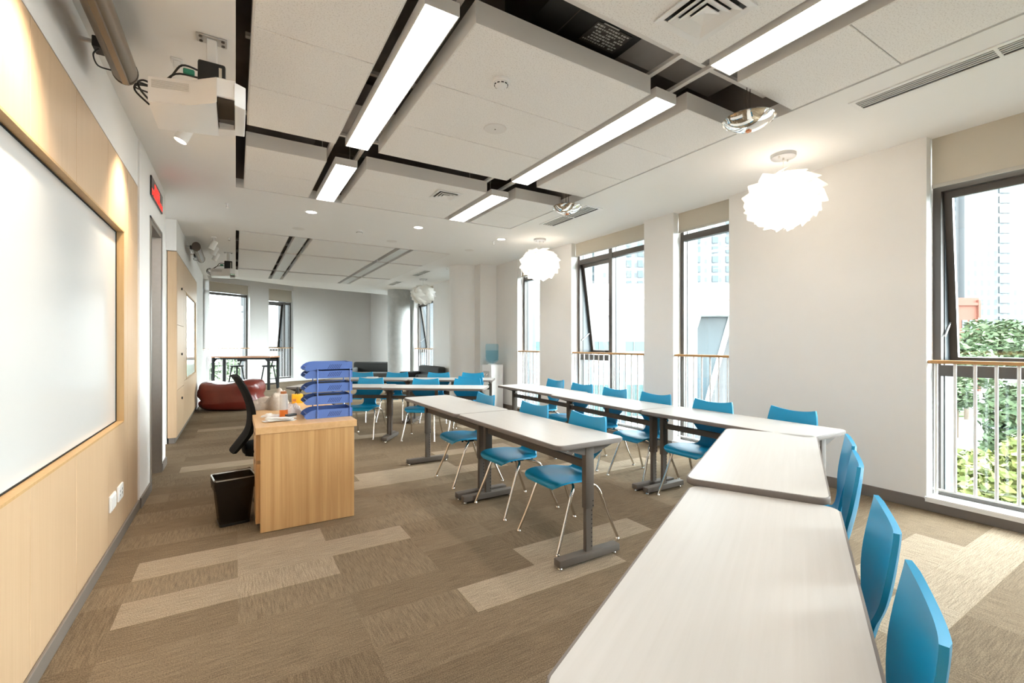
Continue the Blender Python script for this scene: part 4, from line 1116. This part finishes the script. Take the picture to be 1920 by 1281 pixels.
# ------------------------------------------------------------------ projectors, screens, spots
def make_projector(loc, label):
    o = thing('projector', label, 'projector', loc, 0, 'white short-throw projectors')
    # origin: ceiling plate centre on the ceiling
    p = MB(); p.box(-.072, .072, -.04, .04, -.008, -.0005, .002, 1); pl = p.build('ceiling_plate', M['alu'], o)
    for x in (-.052, .052):
        for y in (-.022, .022): MB().cyl((x, y, -.012), (x, y, -.008), .009, seg=10).build('bolt', M['steel'], pl)
    MB().box(-.024, .024, -.022, .022, -.36, -.008, .003, 1).build('mount_arm', M['white'], o)
    b = MB(); z0, z1 = -.455, -.325
    # left body, roof plate, right cheek and rear block leave a shallow mirror pocket underneath
    b.prism([(-.27, -.09), (-.085, -.14), (.030, -.262), (.030, .20), (-.27, .27)], z0, z1, .008, 2)
    b.prism([(.108, -.268), (.158, -.235), (.158, .13), (.108, .14)], z0, z1 - .01, .006, 2)
    b.prism([(.028, -.258), (.112, -.262), (.112, .14), (.028, .20)], z0 + .034, z1 - .001, .004, 1)
    b.prism([(.028, .09), (.112, .06), (.112, .14), (.028, .20)], z0 + .001, z1 - .05)
    body = b.build('casing', M['white'], o)
    g = MB()
    dx, dy = .185, -.05; L = math.hypot(dx, dy); ang = math.atan2(dy, dx)
    mt = Matrix.Translation((-.27, -.09, 0)) @ Matrix.Rotation(ang, 4, 'Z')
    for k in range(7): g.box(.015, L - .01, -.0015, .0, -.372 + k * .006 - .01, -.370 + k * .006 - .01 + .001, mtx=mt)
    g.build('vent_slot', M['grey_plastic'], body, smooth=False)
    w = MB(); w.box(.030, .108, -.245, .062, z0 + .030, z0 + .0335); w.box(.0302, .033, -.245, .07, z0 + .002, z0 + .033); w.box(.105, .1079, -.245, .05, z0 + .002, z0 + .033)
    w.build('mirror_pocket', M['dark_glass'], o, smooth=False)
    ad = MB().box(-.062, .066, -.085, -.045, -.322, -.165, .012, 2).build('power_box', M['black'], o)
    MB().box(.034, .048, -.0862, -.0852, -.315, -.19).build('box_label', M['blind'], ad, smooth=False)
    c = MB()
    c.tube(cr([(-.06, -.06, -.22), (-.13, -.07, -.22), (-.18, -.04, -.28), (-.24, .02, -.315), (-.30, .0, -.315), (-.315, -.05, -.36), (-.30, -.06, -.40), (-.272, -.05, -.43)], 5), .005, 6)
    c.tube(cr([(-.06, -.06, -.26), (-.16, -.06, -.27), (-.25, .05, -.312), (-.32, .02, -.325), (-.33, -.03, -.39), (-.272, -.02, -.445)], 5), .005, 6)
    c.tube(cr([(-.272, .0, -.34), (-.32, -.01, -.35), (-.325, -.04, -.38), (-.272, -.06, -.40)], 5), .004, 6)
    c.build('cable', M['black'], o)
    MB().box(-.125, -.075, -.085, -.060, -.262, -.235, .004, 1).build('connector', M['green'], o)
    MB().cyl((.10, .03, -.325), (.10, .03, -.30), .016, seg=12).build('adjust_foot', M['black'], o)
    return o
pj = make_projector((-0.113, 3.035, ZC), 'large white short-throw projector hung near the whiteboard at top left')
dup(pj, (-0.119, 9.96, ZC), 0, 'far white projector hung near the cupboard wall')
pg = thing('ceiling_socket', 'small white ceiling socket with plug behind the near projector', 'socket', (-0.30, 3.36, ZC))
MB().box(-.03, .03, -.03, .03, -.012, -.0005, .003, 1).build('plate', M['white'], pg)
MB().box(-.018, .018, -.018, .018, -.05, -.012, .003, 1).build('plug', M['white'], pg)

def screen_case(y0, y1, label):
    o = thing('projection_screen_case', label, 'projection screen', (-0.535, (y0 + y1) / 2, 2.90), 0, 'wall mounted roll-up screen cases')
    L = (y1 - y0) / 2
    pr = [(.058 * math.cos(a) * (1.0), .07 * math.sin(a)) for a in [2 * PI * k / 24 for k in range(24)]]
    m = MB(); m.prism(pr, -L, L, mtx=Matrix.Rotation(PI / 2, 4, 'X')); m.build('housing', M['bronzetube'], o)
    MB().box(-.01, .022, -L, L, -.078, -.062, .003, 1).build('weight_bar', M['bronzetube'], o)
    for s in (-1, 1): MB().prism([(x * 1.04, y * 1.04) for x, y in pr], -.008, .008, mtx=Matrix.Translation((0, s * (L + .004), 0)) @ Matrix.Rotation(PI / 2, 4, 'X')).build('end_cap', M['steel'], o)
    for y in (-L + .25, L - .17):
        k = MB().box(-.098, -.042, y - .045, y + .045, -.005, .05, .003, 1).build('motor_box', M['black'], o)
        MB().box(-.1535, -.098, y - .008, y + .008, .03, .045).build('wall_arm', M['offwhite'], k)
    MB().tube(cr([(-.07, L - .22, -.02), (-.10, L - .17, -.03), (-.095, L - .10, -.05), (-.05, L - .06, -.04)], 5), .004, 6).build('cable', M['black'], o)
screen_case(0.9, 3.33, 'long bronze roll-up screen case high on the wall at top left')
screen_case(8.75, 9.95, 'short far roll-up screen case above the cupboard wall')

def spot(x, y, lit, label):
    o = thing('track_spot', label, 'spotlight', (x, y, ZC), 0, 'white ceiling spotlights')
    MB().lathe([(0, -.02), (.04, -.02), (.042, -.0005), (0, -.0005)], 20).build('base', M['white'], o)
    MB().cyl((0, 0, -.02), (0, 0, -.10), .008, seg=10).build('stem', M['white'], o)
    d = Vector((-.42, 0, -1)).normalized(); c = Vector((0, 0, -.125))
    MB().cyl(c - d * .06, c + d * .085, .042, seg=24).build('head', M['white'], o)
    MB().cyl(c + d * .0855, c + d * .088, .036, seg=24).build('lens', M['spotlit'] if lit else M['offwhite'], o)
    if lit:
        ld = bpy.data.lights.new('spot_beam', 'SPOT'); ld.energy = 80; ld.color = (1, .84, .64); ld.spot_size = R(84); ld.spot_blend = 1.0; ld.shadow_soft_size = .05
        lo = bpy.data.objects.new('spot_beam', ld); C.objects.link(lo); lo.parent = o; lo.location = c + d * .10
        lo.rotation_euler = d.to_track_quat('-Z', 'Y').to_euler()
spot(-.315, 2.32, True, 'lit white spotlight washing the maple wall, beyond the left picture edge')
spot(-.315, 4.12, True, 'lit white spotlight hung just behind the near projector')
for y, l in ((8.60, 'nearest'), (9.12, 'middle'), (9.72, 'farthest')):
    spot(-.30, y, False, '%s of the three unlit white spotlights by the far projector' % l)

# ------------------------------------------------------------------ lounge end
bb = thing('bean_bag', 'oxblood leather bean bag sofa lying at the end of the cupboard wall', 'bean bag', (-0.05, 11.13, 0), R(-27))
from mathutils import noise as nz
b = MB(); rows = []
for i in range(29):
    ph = -PI / 2 + PI * i / 28; row = []
    for j in range(64):
        a = 2 * PI * j / 64
        sg = lambda v, e: math.copysign(abs(v) ** e, v)
        x = .62 * sg(math.cos(a), .62) * sg(math.cos(ph), .38); y = .40 * sg(math.sin(a), .62) * sg(math.cos(ph), .38)
        z = .30 + .30 * sg(math.sin(ph), .55)
        z -= .05 * math.cos((x + .12) * 5.0) * max(0, z - .3) / .3
        f = abs(nz.noise(Vector((x * 2.0 + .4, y * 1.5, z * 5)))) * .05 + abs(nz.noise(Vector((x * 9, y * 6, z * 1.6)))) * .05 * min(1, z / .3)
        k = 1 - f - .10 * math.exp(-((z - .25 - .05 * math.sin(x * 3)) / .022) ** 2) - .04 * math.exp(-((z - .40 + .04 * math.cos(x * 4)) / .018) ** 2)
        row.append((x * k, y * k, max(.002, z * (1 - f * .4))))
    rows.append(row)
b.grid(rows, close=True); b.build('leather_cover', M['leather'], bb, ang=80)

YW = -math.atan(518 / 853.0)
bt = thing('bar_table', 'tall narrow wooden bar table on black legs by the far windows', 'bar table', (0.265, 15.84, 0), YW)
MB().box(-.86, .86, -.30, .30, .95, .99, .003, 1).build('bar_top', M['walnut'], bt, smooth=False)
for sx in (-1, 1):
    for sy in (-1, 1): MB().box(sx * .82 - .03, sx * .82 + .03, sy * .26 - .03, sy * .26 + .03, .0008, .95).build('leg', M['blackmet'], bt, smooth=False)
b = MB(); b.box(-.79, .79, .235, .26, .90, .945); b.box(-.79, .79, -.26, -.235, .90, .945)
for sx in (-1, 1):
    b.prism([(0, 0), (.08 * -sx, 0), (0, -.08)], -.01, .01, mtx=Matrix.Translation((sx * .79, -.25, .90)) @ Matrix.Rotation(PI / 2, 4, 'X'))
b.build('apron', M['blackmet'], bt, smooth=False)
def make_stool(label):
    o = thing('bar_stool', label, 'bar stool', (0, 0, 0), 0, 'black bar stools with backs')
    MB().lathe([(0, .645), (.16, .645), (.185, .658), (.19, .675), (.17, .69), (0, .686)], 28).build('seat', M['walnut'] if False else M['blackmet'], o)
    for k in range(4):
        a = PI / 4 + k * PI / 2; c, s = math.cos(a), math.sin(a)
        MB().tube([(.13 * c, .13 * s, .655), (.24 * c, .24 * s, .002)], .018, 8).build('leg', M['blackmet'], o)
    MB().tube([(.222 * math.cos(a), .222 * math.sin(a), .11) for a in [PI / 4 + 2 * PI * k / 4 for k in range(5)]], .009, 6).build('footrest', M['blackmet'], o)
    b = MB(); b.tube([(.06, -.12, .66), (.05, -.17, .70), (.03, -.20, .84)], .02, 8); b.build('back_stem', M['blackmet'], o)
    rows = [[(x, -.20 - .0 + .35 * x * x, z) for x in [-.17 + .34 * k / 8 for k in range(9)]] for z in (.81, .83, .93, .95)]
    bk = MB(); f = bk.grid(rows); g = bk.grid([[(p[0], p[1] - .02, p[2]) for p in r] for r in rows])
    for j in (0, 8):
        for i in range(3): bk.bm.faces.new((f[i][j], f[i + 1][j], g[i + 1][j], g[i][j]))
    for i in (0, 3):
        for j in range(8): bk.bm.faces.new((f[i][j], f[i][j + 1], g[i][j + 1], g[i][j]))
    bk.build('backrest', M['blackmet'], o)
    return o
st0 = make_stool('left black bar stool at the tall wooden table by the far window')
st0.location = (0.03, 16.60, 0); st0.rotation_euler = (0, 0, YW + PI - .2)
dup(st0, (0.88, 16.10, 0), YW + PI - .3, 'right black bar stool at the tall wooden table, before the white pier')

def sofa(loc, rz, w, label, d=.8, h=.75):
    o = thing('sofa', label, 'sofa', loc, rz, 'charcoal lounge sofas')
    # local: faces -y
    MB().box(-w / 2, w / 2, -d / 2, d / 2, .08, .26, .02, 2).build('sofa_base', M['sofa'], o)
    MB().box(-w / 2 + .16, w / 2 - .16, -d / 2 - .01, d / 2 - .2, .262, .42, .04, 3).build('seat_cushion', M['sofalight'], o)
    MB().box(-w / 2, w / 2, d / 2 - .22, d / 2, .26, h, .05, 3).build('backrest', M['sofa'], o)
    for s in (-1, 1):
        MB().box(s * (w / 2 - .08) - .08, s * (w / 2 - .08) + .08, -d / 2, d / 2 - .2, .26, .58, .05, 3).build('armrest', M['sofa'], o)
        for y in (-d / 2 + .06, d / 2 - .06): MB().cyl((s * (w / 2 - .08), y, .0008), (s * (w / 2 - .08), y, .08), .02, seg=10).build('leg', M['blackmet'], o)
sofa((3.95, 15.35, 0), R(-30), 1.5, 'charcoal two-seat sofa half hidden behind the concrete column')
sofa((4.36, 11.95, 0), R(-90), 1.5, 'charcoal armchair sofa under the window beside the concrete column')

wd = thing('water_dispenser', 'white floor-standing water dispenser against the pilaster', 'water dispenser', (4.565, 8.30, 0), R(-80))
MB().box(-.16, .16, -.16, .16, .012, .935, .015, 2).build('cabinet', M['white'], wd)
MB().box(-.14, .14, -.163, -.1605, .03, .50, .002, 1).build('cabinet_door', M['white'], wd)
MB().box(-.10, .10, -.1625, -.1605, .58, .80).build('tap_recess', M['grey_plastic'], wd)
for x in (-.045, .045): MB().cyl((x, -.163, .74), (x, -.20, .72), .012, seg=10).build('tap', M['white'], wd)
MB().lathe([(0, .935), (.10, .935), (.085, .955), (0, .955)], 24).build('bottle_collar', M['white'], wd)
for s in ((-.12, -.12), (.12, -.12), (-.12, .12), (.12, .12)): MB().cyl((s[0], s[1], .0008), (s[0], s[1], .013), .015, seg=8).build('foot', M['black'], wd)
wbt = thing('water_bottle', 'large translucent blue water bottle upside down on the dispenser', 'water bottle', (4.555, 8.30, .9555), 0)
pr = [(.03, 0), (.05, .01), (.10, .03), (.135, .06), (.137, .10), (.128, .115), (.137, .13), (.137, .19), (.129, .20), (.137, .21), (.137, .28), (.129, .29), (.137, .30), (.137, .37), (.125, .40), (.10, .405), (0, .40)]
MB().lathe(pr, 32).build('bottle_wall', M['bottle'], wbt)
MB().lathe([(.0, .02), (.125, .075), (.127, .27), (0, .27)], 28).build('water', M['bottle'], wbt)

# ------------------------------------------------------------------ outside
def uw(u, w):
    fx, fy = math.sin(-YW), math.cos(-YW); a = (u - 960) / 853.0 * w
    return fx * w + fy * a, fy * w - fx * a
GZ = -9.0
gm = MB().box(-150, 300, -150, 300, GZ - .5, GZ)
struct(gm.build('ground', M['ground'], smooth=False))
rd = MB()
P = [uw(1640, 48), uw(2300, 48), uw(2300, 92), uw(1640, 92)]
rd.prism(P, GZ + .001, GZ + .05); struct(rd.build('road', M['road'], smooth=False))
lw = MB(); P = [uw(1780, 64), uw(1815, 64), uw(1815, 68), uw(1780, 68)]
lw.prism(P, GZ + .051, GZ + .25); tag(lw.build('lawn', M['lawn'], smooth=False), 'strip of green lawn by the pale road outside the right window', 'lawn')

def tree(u, w, ztop, rx, rz_, mat, label, n=2600, leaf=.16, seed=1):
    x, y = uw(u, w); r = random.Random(seed)
    o = thing('tree', label, 'tree', (x, y, GZ), 0, 'trees outside the windows')
    cz = ztop - GZ - rz_
    b = MB(); blobs = [(0, 0, cz, rx * .75, rz_ * .8)] + [(rx * .6 * math.cos(a), rx * .6 * math.sin(a), cz + rz_ * r.uniform(-.35, .5), rx * r.uniform(.35, .5), rz_ * r.uniform(.3, .48)) for a in [2 * PI * k / 9 for k in range(9)]] + [(r.uniform(-.4, .4) * rx, r.uniform(-.4, .4) * rx, cz + rz_ * .6, rx * .4, rz_ * .4) for _ in range(3)]
    for k in range(n):
        bx, by, bz, br, bh = r.choice(blobs)
        v = Vector((r.gauss(0, 1), r.gauss(0, 1), r.gauss(0, 1))).normalized()
        q = r.uniform(.72, 1.05)
        c = Vector((bx + v.x * br * q, by + v.y * br * q, bz + v.z * bh * q))
        t1 = Vector((r.gauss(0, 1), r.gauss(0, 1), r.gauss(0, .5))).normalized(); t2 = t1.cross(v + Vector((r.gauss(0, .5), r.gauss(0, .5), r.gauss(0, .5)))).normalized()
        s = leaf * r.uniform(.6, 1.3)
        b.quad(c - t1 * s, c + t2 * s * .45, c + t1 * s, c - t2 * s * .45)
    b.build('foliage', mat, o, smooth=False, recalc=False)
    tk = MB(); tk.tube([(0, 0, 0), (.06, 0, cz * .5), (0, .05, cz)], max(.1, rx * .07), 8)
    for k in range(5):
        a = 2 * PI * k / 5; tk.tube([(0, 0, cz * .7), (rx * .4 * math.cos(a), rx * .4 * math.sin(a), cz + rz_ * .2)], max(.04, rx * .03), 6)
    tk.build('trunk', M['bark'], o)
tree(1815, 14, -1.9, 1.7, 2.4, M['leaf_bright'], 'bright yellow-green tree low in the left half of the right window', 5200, .17, 1)
tree(1932, 12.0, -1.0, 1.55, 2.7, M['leaf_bright'], 'bright leafy tree at the right edge of the right window', 5200, .17, 2)
tree(1880, 9.5, -3.2, 1.8, 2.0, M['leaf_bright'], 'nearest low green treetop below the right window rail', 4600, .15, 3)
tree(1915, 21, -0.35, 1.35, 3.0, M['leaf_dark'], 'darker green tree behind the bright ones in the right window', 3600, .22, 4)
tree(1868, 70, 5.2, 4.6, 5.0, M['leaf_dark'], 'round green tree before the red building across the road', 3000, .5, 5)
tree(1812, 62, 1.4, 3.6, 3.6, M['leaf_dark'], 'low dark tree at the foot of the red building', 2400, .45, 6)
tree(1795, 50, -1.5, 1.6, 2.6, M['leaf_dark'], 'small tree by the pale road at the left of the right window', 1800, .3, 7)
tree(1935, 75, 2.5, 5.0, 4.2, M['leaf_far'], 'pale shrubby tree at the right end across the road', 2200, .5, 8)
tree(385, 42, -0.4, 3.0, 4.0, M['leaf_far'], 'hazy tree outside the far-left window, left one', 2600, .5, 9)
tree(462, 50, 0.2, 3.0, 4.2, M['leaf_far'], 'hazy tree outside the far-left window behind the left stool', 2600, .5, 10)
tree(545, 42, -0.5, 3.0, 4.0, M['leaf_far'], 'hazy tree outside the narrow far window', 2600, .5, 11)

def oriented(u, w, name, label, cat, extra=0):
    x, y = uw(u, w); return thing(name, label, cat, (x, y, GZ), YW + extra)
tw = oriented(1985, 150, 'office_tower', 'tall pale office tower filling the right window', 'tower')
MB().box(-31, 31, 0, 25, 0, 110).build('tower_body', M['tower'], tw, smooth=False)
q = MB()
for k in range(32): q.box(-19.8, -16.2, -.3, 0, 4 + k * 3.3, 4 + k * 3.3 + 2.2)
q.build('dark_window', M['winglass'], tw, smooth=False)
MB().box(-34, -31, 2, 25, 0, 100).build('side_wing', M['tower2'], tw, smooth=False)
rb = oriented(1800, 100, 'red_building', 'red rendered building with white dome beside the tower', 'building')
MB().box(-9, 4.2, 0, 10, 0, 20.5).build('facade', M['redbrick'], rb, smooth=False)
q = MB()
for z in (1.5, 5.5, 9.0, 13.0):
    for x in (-7.5, -5.8, -3.4, -1.8, .4, 2.0): q.box(x, x + 1.1, -.1, 0, z, z + 2.6)
q.build('window', M['winglass'], rb, smooth=False)
q = MB(); q.box(-9.1, 4.3, -.35, 0, 18.8, 19.4); q.box(-1.0, -.6, -.4, 0, 0, 20); q.box(3.7, 4.2, -.4, 0, 0, 20); q.build('pilaster', M['redbrick'], rb, smooth=False)
MB().lathe([(3.0, 0), (3.0, 1.2), (2.9, 2.0), (2.4, 3.2), (1.5, 4.1), (.4, 4.6), (0, 5.0)], 28, (-1.2, 4, 20.5)).build('dome', M['bwhite'], rb)
wbd = oriented(1190, 26, 'white_building', 'white modern building with slanted dark glazing outside the windows', 'building')
# local x to the picture right, y away from the room
MB().box(-9, 9, 0, 10, 12.0, 13.8).build('roof_slab', M['bwhite'], wbd, smooth=False)
MB().box(-9, 2.85, .4, 10, 0, 12.0).build('wing', M['bwhite'], wbd, smooth=False)
q = MB(); q.box(-9, 2.85, .28, .4, 9.95, 10.5); q.box(-9, 2.85, .28, .4, 6.2, 8.0); q.build('glass_strip', M['teal'], wbd, smooth=False)
q = MB()
for x in range(-8, 3, 2): q.box(x, x + .06, .24, .28, 9.95, 10.5); q.box(x, x + .06, .24, .28, 6.2, 8.0)
q.box(-9, 9, -.02, 0, 12.85, 12.9); q.build('facade_joint', M['bconc'], wbd, smooth=False)
MB().box(2.85, 9, 3.0, 10, 0, 12.0).build('recessed_wall', M['bconc'], wbd, smooth=False)
g = MB(); g.prism([(2.2, 5.5), (4.2, 5.5), (6.0, 12.0), (4.35, 12.0)], -1.6, -1.4, mtx=Matrix.Rotation(PI / 2, 4, 'X')); g.build('slanted_glazing', M['winglass'], wbd, smooth=False)
g = MB(); g.prism([(1.7, 5.5), (2.2, 5.5), (4.35, 12.0), (3.8, 12.0)], -1.9, -1.3, mtx=Matrix.Rotation(PI / 2, 4, 'X')); g.prism([(4.2, 5.5), (4.5, 5.5), (6.3, 12.0), (6.0, 12.0)], -1.9, -1.3, mtx=Matrix.Rotation(PI / 2, 4, 'X')); g.build('slanted_fin', M['bwhite'], wbd, smooth=False)
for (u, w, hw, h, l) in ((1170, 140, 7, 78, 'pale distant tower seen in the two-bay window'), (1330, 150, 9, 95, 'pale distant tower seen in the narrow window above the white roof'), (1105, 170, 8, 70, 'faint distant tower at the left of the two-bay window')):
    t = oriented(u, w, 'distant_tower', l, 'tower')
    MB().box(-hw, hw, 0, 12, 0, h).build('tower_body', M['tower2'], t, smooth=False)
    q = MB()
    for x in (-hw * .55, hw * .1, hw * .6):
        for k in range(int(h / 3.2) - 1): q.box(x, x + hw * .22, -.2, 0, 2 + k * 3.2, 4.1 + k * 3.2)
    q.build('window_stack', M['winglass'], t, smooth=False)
